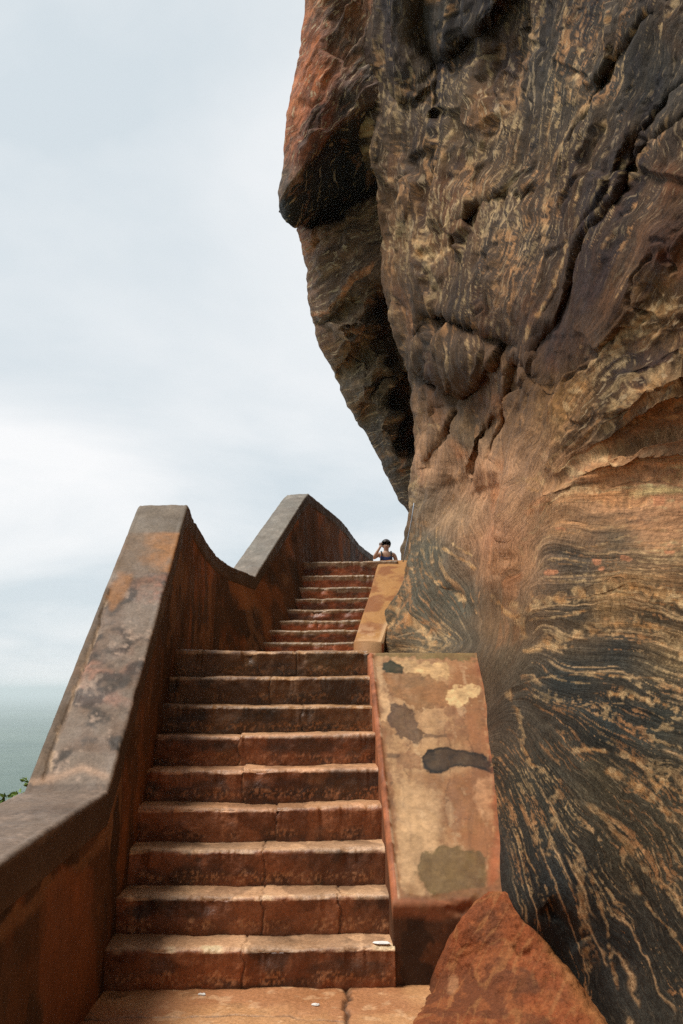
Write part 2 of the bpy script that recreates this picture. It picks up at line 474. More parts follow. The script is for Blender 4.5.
VEINS = [  # pale quartz bands one can follow by eye: (polyline, half width px, strength)
 ([(690, 606), (640, 594), (600, 590), (560, 594), (530, 602), (512, 612)], 6.5, .85),
 ([(690, 622), (650, 612), (600, 607), (560, 612), (515, 622)], 1.2, .7),
 ([(690, 652), (650, 628), (620, 620), (580, 628), (540, 640), (512, 652)], 5.0, .75),
 ([(690, 668), (660, 650), (640, 640)], 3.0, .7),
 ([(512, 650), (530, 648), (560, 645)], 1.8, .6),
 ([(690, 695), (650, 680), (610, 674), (570, 672)], 1.5, .7),
 ([(515, 683), (545, 676), (575, 674), (595, 678)], 1.0, .5),
 ([(690, 716), (655, 704), (620, 695), (595, 692)], 2.6, .85),
 ([(560, 712), (590, 702), (620, 702)], 1.0, .5),
 ([(690, 800), (650, 775), (620, 752), (590, 748), (565, 752)], 3.0, .7),
 ([(690, 832), (660, 808), (630, 782), (600, 768)], 4.5, .75),
 ([(660, 790), (648, 782), (640, 776)], 4.0, .8),
 ([(505, 690), (518, 720), (522, 745), (530, 765), (545, 775)], 2.6, .6),
 ([(690, 905), (650, 872), (620, 840), (600, 812), (580, 800)], 3.5, .5),
 ([(560, 790), (550, 800), (552, 830), (548, 855)], 3.0, .45),
 ([(575, 850), (580, 885), (588, 930), (590, 975)], 4.0, .5),
 ([(588, 870), (602, 905), (612, 950), (620, 990)], 2.2, .5),
 ([(690, 958), (655, 910), (630, 880)], 2.0, .5),
 ([(515, 830), (535, 870), (550, 925)], 1.5, .6),
 ([(690, 288), (650, 310), (610, 345), (578, 382), (550, 430)], 7.0, .5),
 ([(690, 335), (655, 360), (630, 385), (600, 410)], 6.0, .55),
 ([(690, 430), (640, 433), (600, 438)], 2.0, .5),
 ([(545, 458), (530, 475), (520, 488)], 6.0, .6),
 ([(583, 45), (578, 70), (572, 90), (567, 106)], 3.0, .7),
 ([(569, -10), (565, 40), (558, 80), (550, 120), (545, 150)], 1.0, .7),
 ([(655, 5), (640, 30), (625, 50)], 3.2, .6),
 ([(612, 15), (610, 40), (612, 55), (618, 62)], 2.0, .55),
 ([(690, 82), (668, 102), (652, 120)], 2.2, .6),
 ([(690, 115), (672, 128), (660, 140)], 2.0, .6),
 ([(592, 100), (575, 130), (560, 155), (548, 175), (543, 215)], 2.5, .5),
 ([(655, 140), (635, 175), (610, 205), (590, 235)], 2.2, .5),
 ([(512, 190), (500, 200), (488, 202), (476, 208)], 2.6, .6),
 ([(430, 240), (428, 255), (436, 262), (450, 252), (458, 245)], 4.5, .7),
 ([(366, 60), (370, 100), (374, 130), (380, 160)], 2.0, .6),
 ([(378, 170), (386, 182), (398, 178)], 4.0, .6),
 ([(576, 238), (553, 290), (530, 345)], 2.0, .6),
 ([(512, 480), (560, 466), (600, 458), (660, 462)], 2.0, .3),
 ([(500, 520), (540, 500), (600, 480), (690, 472)], 1.2, .4),
 ([(545, 535), (590, 520), (640, 518), (690, 522)], 1.2, .4),
 ([(560, 545), (620, 528), (690, 530)], 1.0, .5),
 ([(505, 600), (512, 620), (514, 640)], 3.5, .5),
 ([(412, 505), (406, 530), (400, 555)], 0.8, .5),
 ([(451, 551), (460, 558), (470, 568)], 1.5, .9), ([(457, 545), (462, 550), (468, 556)], 1.1, .9), ([(428, 612), (432, 617), (437, 624)], 1.2, .9), ([(434, 617), (439, 624), (445, 632)], 1.3, .9),
 ([(423, 571), (425, 579), (428, 589)], 1.1, .8), ([(446, 584), (452, 592), (460, 601)], 1.2, .9), ([(421, 625), (427, 634), (434, 644)], 1.4, .9), ([(487, 597), (498, 606), (511, 621)], 2.6, .8), ([(438, 575), (443, 583), (447, 592)], 1.0, .8), ([(410, 580), (414, 590), (420, 600)], 1.0, .8), ([(462, 590), (468, 600), (472, 612)], 1.1, .8),
 ([(395, 610), (410, 618), (422, 632), (430, 648)], 3.5, .5),
]


def build_cliff():
    rows = np.concatenate([np.linspace(-420, -40, 45), np.linspace(-36, 1060, 860), np.linspace(1065, 1190, 14)])
    # columns: behind the edge, round the edge, the face, and on past the frame
    a_back = np.radians(np.linspace(-85, 0, 10))[:-1]
    a_front = np.radians(np.linspace(0, 90, 26))
    ncf = 330
    W = 34.0
    S = np.interp(rows, sil[:, 1], sil[:, 0])
    jog = (3.2 * fbm(rows / 44.0, 0.5, 1.5, 3, 71))[:, None]
    e1 = np.concatenate([W * (1 - np.cos(a_back)), W * (1 - np.cos(a_front))])
    add = np.concatenate([1 - np.sin(a_back), 1 - np.sin(a_front)])
    t = np.linspace(0, 1, ncf + 1)[1:]
    far = 694 + np.geomspace(2.5, 706, 90)
    px = np.concatenate([S[:, None] + e1[None], (S[:, None] + W) * (1 - t)[None] + 694.0 * t[None],
                         np.repeat(far[None], len(rows), 0)], 1)
    px = px + jog * np.exp(-np.clip(px - S[:, None], 0, None) / 14.0)
    py = np.repeat(rows[:, None], px.shape[1], 1)
    addm = np.concatenate([add, np.zeros(ncf + len(far))])[None]
    dsp = np.clip(disp_fit(px, py), 1 / 19.0, 1.2)
    dc = 1 / dsp
    wx = px + 4 * fbm(px / 34, py / 34, 0.3, 3, 5)
    wy = py + 4 * fbm(px / 34, py / 34, 4.3, 3, 9)
    psi = psi_fit(px, py)
    # folds and ledges
    sc = dc / 7.0
    for pl, kind, A, w in CREV:
        d, s, run = poly_dist(wx, wy, pl)
        ends = ss(0, .12, run) * ss(0, .12, 1 - run)
        ends = np.where((run <= 0) | (run >= 1), 0.0, ends)
        A2 = A * (1.15 if np.mean([p[1] for p in pl]) < 480 and kind != 'ridge' else 1.0)
        if np.mean([p[0] for p in pl]) > 590: A2 = A2 / 1.15
        if kind == 'groove':
            dc = dc + A2 * np.exp(-(d / w) ** 2) * ends
        elif kind == 'ridge':
            dc = dc - A2 * np.exp(-(d / w) ** 2) * ends
        elif kind == 'ledge':      # sharp lip, recess on one side that fades out
            sd = d * s
            side = sd if pl is not None else sd
            dc = dc + A2 * ends * np.where(side < 0, np.exp(-(d / 4.5) ** 2), np.exp(-(d / (w * 1.5)) ** 1.3)) * np.exp(-(d / 60) ** 2)
        elif kind == 'ledge2':     # the same the other way about: overhang on the left hand
            sd = d * s
            dc = dc + A2 * ends * np.where(sd > 0, np.exp(-(d / 3.0) ** 2), np.exp(-(d / (w * 1.5)) ** 1.3)) * np.exp(-(d / 60) ** 2)
        elif kind == 'step':
            sd = d * s
            dc = dc + A2 * ends * ss(-w, w, sd) * np.exp(-(d / 45) ** 2) - A2 * .6 * ends * ss(-w, w, -sd) * np.exp(-(d / 25) ** 2)
    for bx_, by_, rx, ry, ang, A in BOSS:
        ca, sa = math.cos(R(ang)), math.sin(R(ang))
        qx = ((wx - bx_) * ca + (wy - by_) * sa) / rx; qy = (-(wx - bx_) * sa + (wy - by_) * ca) / ry
        q = qx ** 2 + qy ** 2
        dc = dc - A * (1.3 if by_ < 420 else 1.0) * np.clip(1 - q, 0, 1) ** (.8 if ry > 25 and bx_ < 480 and A > .4 else 1.6)
    dc = dc + addm * 1.5
    P = unproj(px, py, dc)
    n = grid_normals(P)
    vdir = P - np.array([0, 0, EYE]); vdir /= np.linalg.norm(vdir, axis=-1, keepdims=True)
    if ((n * vdir).sum(-1) > 0).mean() > 0.5: n = -n
    calm0 = ss(440, 500, py) * ss(505, 545, px)
    psiw = psi + 6 * fbm(px / 40, py / 40, 1.1, 3, 21) * (1 - .75 * calm0 * ss(720, 650, py))
    X, Y, Z = P[..., 0], P[..., 1], P[..., 2]
    bandA = fbm(psiw / 15.0, px / 190, py / 190, 3, 33)
    bandB = fbm(psiw / 5.0, px / 70, py / 70, 3, 43)
    big = fbm(X * .45, Y * .45, Z * .45, 3, 3)
    mid = fbm(X * 1.5, Y * 1.5, Z * 1.5, 4, 13)
    rdg = ridged(X * 1.1, Y * .9, Z * .8, 4, 14)
    fine = fbm(X * 6, Y * 6, Z * 6, 4, 15)
    dist = np.clip(dc, 2, 16) / 6.0
    smooth_zone = np.exp(-(((px - 575) / 50) ** 2 + ((py - 310) / 70) ** 2))
    gy, gx = np.gradient(psi); gpx = np.gradient(px, axis=1); gpy = np.gradient(py, axis=0)
    gp = np.hypot(gx / np.maximum(gpx, .05), gy / np.maximum(gpy, .05))
    open_ = ss(2.6, 1.1, gp)                              # how far apart the layers lie here
    up_ = ss(480, 400, py) * (1 - .8 * smooth_zone)       # broken upper face
    fh, fe = facets(psiw / 62.0 + .35 * fbm(px / 40, py / 40, 3, 3, 7), (py + .5 * (683 - px)) / 170.0 + .25 * fbm(px / 40, py / 40, 8, 3, 7), 11, 1.1)
    fh2, fe2 = facets(psiw / 24.0 + .3 * fbm(px / 20, py / 20, 3, 3, 17), (py + .5 * (683 - px)) / 80.0 + .2 * fbm(px / 20, py / 20, 8, 3, 27), 23, 1.0)
    strat = ss(470, 520, py) * ss(500, 540, px)           # the layered, water-worn lower block
    h = dist * (0.11 * big + 0.030 * mid * (1 - .7 * smooth_zone) * (1 - .6 * strat) + 0.020 * rdg * (1 - .8 * smooth_zone) * (1 - strat)
                + .075 * fh * up_ + .016 * fh2 * up_ + (.012 * bandA + .006 * bandB) * open_ * (1 - .5 * strat)) + .009 * fine * np.sqrt(dist) * (1 - .4 * strat)
    calm = 1 - .6 * ss(640, 720, py) * ss(505, 530, px)     # the lower right is water-smoothed
    ramp_near = np.exp(-(in_poly(px, py, [(372, 655), (484, 655), (500, 700), (500, 800), (495, 895), (420, 990), (380, 990)]) / 14.0) ** 2)
    h = h * calm * (1 - .75 * ramp_near)
    left = ss(470, 400, px)
    h = h * (1 - .2 * left)
    P = P + n * h[..., None]

    # ---- mineral colour
    tl_ = lin(cl_t[:, 2:5]); tl_ = tl_ * np.where(cl_t[:, 2:3] > 134, 1.35, 1.0)
    tint0 = idw(cl_t[:, :2], tl_, wx, wy, 3.0, 10); tint = tint0
    vm = idw(cl_v[:, :2], cl_v[:, 2:3], wx, wy, 3.0, 14)[..., 0]
    dark = fbm(psiw / 22.0 + 4, px / 150, py / 150, 4, 51)
    tint = tint * (1 + .38 * np.clip(dark, -1, 1) + .20 * bandB * open_)[..., None]
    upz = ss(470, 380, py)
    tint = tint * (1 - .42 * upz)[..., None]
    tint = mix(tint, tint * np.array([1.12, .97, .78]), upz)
    tint = mix(tint, tint * np.array([.84, .94, 1.0]), ss(625, 670, py) * ss(490, 520, px))
    gz = np.exp(-(((px - 440) / 48) ** 2 + ((py - 590) / 60) ** 2)) * .75
    base0 = tint0 * (1 + .12 * bandB)[..., None]
    pat = ss(.05, .25, fbm(psiw / 16 + 11, px / 110, py / 110, 4, 57) + .15 * fbm(px / 4, py / 4, .2, 2, 58))
    tint = mix(tint, tint * np.array([.60, .56, .52]), pat * (.3 + .4 * upz) * open_)
    lit = ss(.15, .34, fbm(psiw / 12 + 31, px / 100, py / 100, 4, 59) + .15 * fbm(px / 4, py / 4, 5.2, 2, 60))
    tint = mix(tint, tint * np.array([1.5, 1.36, 1.15]), lit * .5 * open_ * (1 - .6 * ss(625, 670, py) * ss(500, 530, px)))
    lr = ss(625, 670, py) * ss(500, 530, px)
    rust = ss(.25, .9, fbm(px / 45, py / 45, psi / 60, 4, 61))
    tint = mix(tint, tint * np.array([1.35, .98, .72]), rust * .6 * (1 - .75 * lr))
    cool = ss(.3, .9, fbm(px / 60 + 9, py / 60, psi / 50, 4, 67))
    tint = mix(tint, tint * np.array([.80, .92, .98]), cool * .35 * (1 - upz))
    tint = mix(tint, base0 * 1.08, gz)
    # thin streaks along the foliation
    for f, lf, sd, th, st in ((3.4, 150, 82, .72, .55), (4.2, 95, 81, .66, .55), (2.6, 60, 83, .70, .5), (8.0, 120, 85, .68, .5), (15.0, 170, 87, .74, .45)):
        s = 1 - np.abs(vnoise(psiw / f, px / lf, py / lf, sd)) * 2 + .22 * fbm(px / 3.5, py / 3.5, f, 2, sd + 9)
        gate = ss(.12, .34, fbm(px / lf * .8 + 3, py / lf * .8, psi / (f * 6), 3, sd + 3) + (vm - .5) * 1.7 + .12 * lr)
        m = ss(th + .12, .92, s) * gate * min(.9, st * 1.35) * ss(3.2 * f / 4.0 + .6, 1.2, gp)
        cream = mix(lin((196, 164, 118)), lin((190, 138, 90)), ss(-.5, .5, fbm(px / 30, py / 30, 2, 2, 90)))
        tint = mix(tint, cream * (.75 + .3 * fbm(px / 6, py / 6, 1, 2, 91))[..., None], np.clip(m, 0, 1))
    # dark biotite bands
    s = ss(.15, .6, fbm(psiw / 11.0, px / 150, py / 150, 3, 95))
    tint = mix(tint, tint * .45, s * .55 * open_ * (1 - gz))
    # joints between the broken faces
    tint = mix(tint, tint * .5, np.exp(-(fe / .05) ** 2) * up_ * .5)
    brk = fbm(px / 7, py / 7, .7, 4, 97)
    for pl, w, st in VEINS:
        d, sg, run = poly_dist(wx * .6 + px * .4, wy * .6 + py * .4, pl)
        ww = w * (1 + .55 * fbm(run * 14, w, 3.3, 3, 99))
        m = (1 - ss(.55, 1.25, d / np.maximum(ww, .4) + brk * .55)) * st * ss(-.9, .1, fbm(run * 9 + 5, w * 3, .2, 2, 103) + .25)
        m = m * ss(0, .06, run) * ss(0, .06, 1 - run) * ss(-.75, .15, fbm(px / 5, py / 5, 1.7, 3, 107) + .3 * brk)
        cr = mix(lin((205, 170, 122)), lin((182, 132, 80)), ss(-.6, .6, brk))
        tint = mix(tint, cr, np.clip(m, 0, 1))
    # thin parallel seams following the layers
    rs = random.Random(77)
    for i in range(46):
        v = rs.uniform(455, 690) if i < 28 else rs.uniform(690, 990)
        wl = rs.uniform(.45, 1.2); pale_ = rs.random() < .62
        gt = ss(.0, .25, vnoise(px / 55 + i * 3.3, py / 55, i * 1.7, 151) * 1.1 + .1)
        thin = np.exp(-((psiw + 1.2 * brk - v) / (wl * (1.2 + .4 * brk))) ** 2) * gt * ss(505, 520, px) * ss(3.0, 1.8, gp)
        if pale_: tint = mix(tint, lin((204, 166, 120)) * (1 + .25 * brk)[..., None], np.clip(thin, 0, 1) * .7)
        else: tint = mix(tint, tint * .35, np.clip(thin * 1.2, 0, 1) * .8)
    # pinkish feldspar spots in the grey-blue lens
    for (x, y, rx, ry) in ((580, 557, 7, 3.5), (612, 554, 8, 3), (655, 540, 6, 3), (645, 494, 7, 3.5), (540, 570, 6, 2.5), (550, 527, 6, 2), (586, 563, 4, 3)):
        q = ((wx - x) / rx) ** 2 + ((wy - y) / ry) ** 2 + brk * .9
        tint = mix(tint, lin((200, 132, 92)), (1 - ss(.6, 1.2, q)) * .7)
    tint = np.clip(tint * KC, .012, .55)
    nr, nc = px.shape
    tint = np.concatenate([tint, (np.clip(vm * 1.5 - .25, 0, 1) * (.35 + .65 * ss(480, 400, py) + .5 * np.exp(-(((px - 440) / 45) ** 2 + ((py - 590) / 60) ** 2))) * open_)[..., None]], -1)
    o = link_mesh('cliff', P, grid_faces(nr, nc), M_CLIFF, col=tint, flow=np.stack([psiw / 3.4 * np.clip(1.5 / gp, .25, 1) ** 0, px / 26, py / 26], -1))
    tag(o, 'towering banded gneiss cliff face rising over the right side of the stairs', 'cliff', kind='structure')
    # the same cliff going on upwards, and back along the path behind the viewer
    top = P[0, 18:]
    last = P[:, -1]
    pl = [top[0] + np.array([5.5, 6.0, 0])] + list(top[::6]) + [top[-1]]
    zlow = [p[2] - .12 for p in pl]
    for q in ((1.42, .2), (1.5, -.6), (1.62, -2), (1.8, -5), (2.1, -9), (2.6, -14), (4, -22)):
        pl.append(np.array([q[0], q[1], 0])); zlow.append(-.6)
    zlow[-8] = -.6
    pl = np.array([p[:2] for p in pl]); zlow = np.array(zlow)
    L = np.r_[0, np.cumsum(np.hypot(*np.diff(pl, axis=0).T))]
    sN = np.linspace(0, L[-1], 260)
    bx = np.interp(sN, L, pl[:, 0]); by = np.interp(sN, L, pl[:, 1]); bz = np.interp(sN, L, zlow)
    tz = np.linspace(0, 1, 160)[:, None] ** 1.3
    Z2 = bz[None] + (46 - bz[None]) * tz
    up = np.clip(Z2 - np.maximum(bz, 4)[None], 0, 60)
    X2 = bx[None] + .06 + .0 * up - .25 * (1 - np.exp(-up / 4.0)) - .02 * up
    Y2 = by[None] + 0 * Z2
    P2 = np.stack([X2, Y2, Z2], -1)
    d = .22 * fbm(X2 * .5, Y2 * .5, Z2 * .5, 4, 203) + .12 * ridged(X2 * .9, Y2 * .9, Z2 * .6, 4, 205)
    P2[..., 0] -= d * ss(0, 1.2, Z2 - bz[None])
    c2 = mix(np.broadcast_to(lin((74, 64, 54)), P2.shape), lin((104, 82, 60)), ss(-.4, .5, fbm(X2 * .6, Y2 * .6, Z2 * .25, 4, 207)))
    c2 = mix(c2, lin((52, 48, 44)), ss(0, .6, fbm(X2 * 1.5, Y2 * 1.5, Z2 * .3, 4, 209)) * .7)
    c2 = np.concatenate([c2, np.full(c2.shape[:2] + (1,), .5)], -1)
    o2 = link_mesh('cliff', P2, grid_faces(*Z2.shape), M_CLIFF, col=c2, flow=np.stack([Y2 * 9, Z2 * 1.5, X2 * 2], -1))
    tag(o2, 'sheer upper cliff continuing overhead and back along the path', 'cliff', kind='structure')
    return o


cliff = build_cliff()


# ================================================================== CLIFF (far bulge and overhanging block)
BOTX = [279, 286, 293, 316, 341, 377, 400, 470]; BOTY = [212, 222, 226, 231, 227, 197, 185, 170]


def build_far():
    root = None
    # lower mass under the overhang
    sl = np.array([(300, 120), (292, 200), (297, 232), (300, 245), (304, 265), (312, 300), (322, 345), (331, 378), (341, 395), (353, 416), (365, 440),
                   (378, 462), (388, 482), (398, 502), (408, 516), (428, 534), (455, 560), (470, 640)], float)
    rows = np.linspace(130, 640, 330)
    S = np.interp(rows, sl[:, 1], sl[:, 0])
    jog = (3.4 * fbm(rows / 34, .2, .9, 4, 7))[:, None]
    W = 30.0
    a = np.radians(np.concatenate([np.linspace(-85, 0, 10)[:-1], np.linspace(0, 90, 24)]))
    t = np.linspace(0, 1, 151)[1:]
    px = np.concatenate([S[:, None] + W * (1 - np.cos(a))[None], (S[:, None] + W) * (1 - t) + np.maximum(S[:, None] + W + 40, 455.0) * t], 1)
    px = px + jog * np.exp(-np.clip(px - S[:, None], 0, None) / 12.0)
    py = np.repeat(rows[:, None], px.shape[1], 1)
    base = TPS([(300, 240), (330, 300), (380, 300), (330, 370), (400, 380), (400, 480), (340, 200), (390, 200), (450, 300), (450, 500), (300, 140), (450, 150), (440, 620), (350, 420)],
               1 / np.array([19.8, 18.6, 17.6, 18.8, 17.8, 18.6, 19.6, 18.8, 17.4, 18.2, 20.5, 19.5, 18.5, 19.2]), 1e-4)
    dc = 1 / base(px, py) + np.concatenate([1 - np.sin(a), np.zeros(len(t))])[None] * 1.6
    botl = np.interp(px, BOTX, BOTY)
    dc = dc + 5.0 * ss(2, -16, py - botl)
    wx = px + 5 * fbm(px / 22, py / 22, 0.3, 3, 5); wy = py + 5 * fbm(px / 22, py / 22, 4.3, 3, 9)
    for pl, A, w in (([(310, 318), (330, 300), (352, 285), (372, 262)], -.12, 3), ([(318, 330), (342, 310), (362, 300)], .35, 6),
                     ([(300, 255), (312, 250), (325, 238)], .4, 6), ([(332, 385), (352, 372), (370, 352), (388, 330)], .8, 8),
                     ([(360, 430), (375, 395), (392, 372)], .6, 8), ([(384, 270), (388, 320), (402, 370), (414, 420), (414, 470)], 1.6, 12),
                     ([(345, 350), (352, 330), (366, 318)], -.5, 8), ([(365, 380), (375, 410), (385, 440)], -.5, 10)):
        d, s, run = poly_dist(wx, wy, pl)
        dc = dc + A * np.exp(-(d / w) ** 2) * ss(0, .15, run) * ss(0, .15, 1 - run) * ((run > 0) & (run < 1))
    P = unproj(px, py, dc)
    n = grid_normals(P)
    v = P - np.array([0, 0, EYE])
    if ((n * v).sum(-1) > 0).mean() > .5: n = -n
    X, Y, Z = P[..., 0], P[..., 1], P[..., 2]
    psi = .55 * px + .83 * py + 8 * fbm(px / 30, py / 30, .5, 3, 2)
    h = .22 * fbm(X * .4, Y * .4, Z * .4, 3, 3) + .06 * ridged(X * .8 + .3 * Z, Y * .6, Z * .6, 4, 4) + .05 * fbm(psi / 7, px / 50, py / 50, 3, 6) + .05 * fbm(X * 3, Y * 3, Z * 3, 3, 8)
    P = P + n * (h * (.45 + .55 * ss(0, 26, px - S[:, None])))[..., None]
    fh, fe = facets((px * .6 + py * .45) / 44.0, (py * .8 - px * .5) / 80.0, 31, 1.2); fh2, fe2 = facets((px * .6 + py * .45) / 13.0, (py * .8 - px * .5) / 20.0, 37, 1.0)
    P = P + n * ((.26 * fh + .025 * fh2) * ss(0, 26, px - S[:, None]))[..., None]
    tl = np.array([(300, 245, 120, 84, 62), (310, 262, 96, 74, 58), (330, 270, 86, 72, 58), (360, 250, 92, 76, 60), (340, 320, 82, 72, 58), (380, 320, 84, 72, 58), (345, 370, 92, 84, 70), (375, 380, 96, 88, 72),
                   (365, 430, 74, 68, 58), (395, 450, 66, 60, 52), (400, 490, 78, 72, 62), (320, 345, 100, 76, 56)], float)
    tint = idw(tl[:, :2], lin(tl[:, 2:]), wx, wy, 3, 10)
    tint = tint * np.array([1.4, 1.12, .90]) * (1 + .5 * fbm(psi / 9, px / 60, py / 60, 3, 31))[..., None]
    tint = mix(tint, tint * .5, np.exp(-(fe / .06) ** 2) * .5)
    for f, lf, sd in ((3, 26, 41), (6, 40, 47)):
        s = 1 - np.abs(vnoise(psi / f, px / lf, py / lf, sd)) * 2
        m = ss(.6, .95, s) * ss(-.1, .6, fbm(px / 24, py / 24, psi / 30, 3, sd + 2)) * .5
        tint = mix(tint, lin((168, 130, 88)), m)
    for pl, w, st in (([(308, 320), (330, 302), (352, 286), (372, 262)], 1.3, .7), ([(300, 240), (305, 250), (312, 246), (316, 236)], 4, .5), ([(345, 352), (352, 330), (370, 300)], 2, .4), ([(395, 470), (410, 440), (416, 432)], 1.6, .5)):
        d, s, run = poly_dist(wx, wy, pl)
        tint = mix(tint, lin((190, 124, 76)), (1 - ss(.5, 1.3, d / w + .4 * fbm(px / 8, py / 8, .3, 3, 9))) * st)
    tint = np.clip(tint * KC, .012, .5)
    o = link_mesh('cliff_buttress', P, grid_faces(*px.shape), M_FARROCK, col=tint, flow=np.stack([psi / 3.2, px / 17, py / 17], -1))
    tag(o, 'dark far rock buttress bulging out behind the upper flight under a red block', 'cliff', kind='structure')

    # overhanging block: lit front, sharp lip, dark ceiling running back
    ls = np.array([(320, -420), (310, -100), (306, 0), (301, 45), (295, 80), (288, 112), (282, 160), (278.5, 195), (279, 204)], float)
    ncol = 190
    u = np.linspace(0, 1, ncol)
    lipx = 279 + u * (470 - 279)
    lip = np.interp(lipx, [279, 288, 307, 331, 350, 365, 400, 470], [203, 186, 163, 131, 114, 104, 92, 80])
    bot = np.interp(lipx, [279, 286, 293, 316, 341, 377, 400, 470], [212, 222, 226, 231, 227, 197, 185, 170])
    NR = 260
    tv = np.linspace(0, 1, NR)
    toppy = -420.0
    rowpy = toppy + (lip[None] - toppy) * (1 - (1 - tv[:, None]) ** 1.6)
    # left silhouette differs with height: squeeze columns
    Sx = np.interp(rowpy, ls[:, 1], ls[:, 0]) + 2.0 * fbm(rowpy / 24, .4, 2.2, 3, 19) * ss(203, 190, rowpy)
    fpx = Sx + (470 - Sx) * (u[None] ** 1.25)
    fpx = np.where(tv[:, None] > .985, lipx[None] * 1.0 * ((tv[:, None] - .985) / .015) + fpx * (1 - (tv[:, None] - .985) / .015), fpx)
    q = np.clip((fpx - Sx) / 30.0, 0, 1)
    fdc = 17.0 + .9 * (fpx < 0) + 1.5 * (1 - np.sqrt(np.clip(1 - (1 - q) ** 2, 0, 1))) - (fpx - 300) * .012 + np.clip(-(rowpy - 100) / 300, 0, 2) * .6
    # ceiling
    NU = 70
    tu = np.linspace(0, 1, NU + 1)[1:][:, None]
    cpx = np.repeat(lipx[None], NU, 0)
    cpy = lip[None] + (bot - lip)[None] * tu
    lipdc = fdc[-1]
    bdc = lipdc + 2.9 * ss(0, .25, u) + 1.0
    cdc = 1 / ((1 / lipdc)[None] * (1 - tu) + (1 / bdc)[None] * tu)
    cdc = cdc + .5 * np.sin(np.pi * tu) * ss(.1, .4, u)[None]
    # go on behind and up so that it is closed from the side
    px = np.concatenate([fpx, cpx, cpx[-1:] + 2], 0); py = np.concatenate([rowpy, cpy, cpy[-1:] - 4], 0)
    dc = np.concatenate([fdc, cdc, cdc[-1:] + 2.5], 0)
    # columns wrapped round the left edge
    back = [(1.5, 1.2), (6, 2.4), (16, 3.6), (34, 5)]
    bx = np.stack([px[:, 0] + b[0] for b in back[::-1]], 1); by = np.stack([py[:, 0]] * 4, 1); bd = np.stack([dc[:, 0] + b[1] for b in back[::-1]], 1)
    px = np.concatenate([bx, px], 1); py = np.concatenate([by, py], 1); dc = np.concatenate([bd, dc], 1)
    P = unproj(px, py, dc)
    n = grid_normals(P)
    v = P - np.array([0, 0, EYE])
    if ((n * v).sum(-1) > 0).mean() > .5: n = -n
    X, Y, Z = P[..., 0], P[..., 1], P[..., 2]
    psi = .86 * px + .5 * py + 6 * fbm(px / 25, py / 25, .5, 3, 2)
    h = .12 * fbm(X * .5, Y * .5, Z * .5, 3, 3) + 0.03 * ridged(X * 1.1, Y * .8, Z * .9, 4, 4) + .06 * fbm(psi / 9, px / 60, py / 60, 3, 6) + .04 * fbm(X * 2.6, Y * 2.6, Z * 2.6, 4, 8)
    fh, fe = facets(psi / 30.0, (py * .86 - px * .5) / 60.0, 41, 1.2); h = h * (.5 + .5 * ss(0, 24, px - np.interp(py, ls[:, 1], ls[:, 0]))) + .2 * fh * ss(0, 24, px - np.interp(py, ls[:, 1], ls[:, 0]))
    crisp = 1 - .85 * np.exp(-((py - np.interp(px, lipx, lip)) / 7.0) ** 2)
    P = P + n * (h * crisp * .8)[..., None]
    wx = px + 4 * fbm(px / 16, py / 16, 0.3, 3, 5); wy = py + 4 * fbm(px / 16, py / 16, 4.3, 3, 9)
    tl = np.array([(330, 10, 136, 88, 50), (345, 40, 82, 66, 54), (312, 40, 146, 86, 46), (318, 80, 158, 92, 48), (340, 80, 104, 70, 54), (300, 110, 156, 94, 54), (320, 115, 128, 74, 54), (292, 140, 152, 92, 52), (285, 180, 96, 82, 70),
                   (305, 150, 130, 78, 56), (350, 100, 70, 62, 54), (365, 60, 76, 66, 54), (330, 180, 66, 62, 58), (345, 140, 78, 70, 62), (360, 170, 60, 56, 52), (300, 210, 58, 56, 54)], float)
    tint = idw(tl[:, :2], lin(tl[:, 2:]), wx, wy, 3, 8)
    tint = tint * (1 + .4 * fbm(psi / 8, px / 50, py / 50, 3, 31))[..., None] * np.array([1.12, .98, .85])
    dk = ss(.1, .5, fbm(psi / 12, px / 60, py / 60, 4, 37))
    tint = mix(tint, lin((58, 50, 44)), dk * .7)
    under = ss(0, 4, py - np.interp(px, lipx, lip) - 1)      # shade below the lip, put into the tint as near-black
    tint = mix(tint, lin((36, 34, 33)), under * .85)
    s = 1 - np.abs(vnoise(psi / 4, px / 30, py / 30, 41)) * 2
    tint = mix(tint, lin((190, 128, 88)), ss(.7, .95, s) * ss(-.1, .5, fbm(px / 20, py / 20, 1, 3, 44)) * .45)
    tint = np.clip(tint * KC, .012, .5)
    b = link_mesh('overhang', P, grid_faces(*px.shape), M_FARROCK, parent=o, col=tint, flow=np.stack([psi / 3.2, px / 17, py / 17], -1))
    b['label'] = 'rust red overhanging block with a dark hollow underneath'
    return o


far = build_far()


# ================================================================== STAIRS
RISE, TREAD = 0.2, 0.25
YAW = 0.037
U = np.array([math.cos(YAW), math.sin(YAW)]); Wd = np.array([-math.sin(YAW), math.cos(YAW)])   # across, along
O1 = np.array([-1.20, 4.955])     # left foot of the first riser


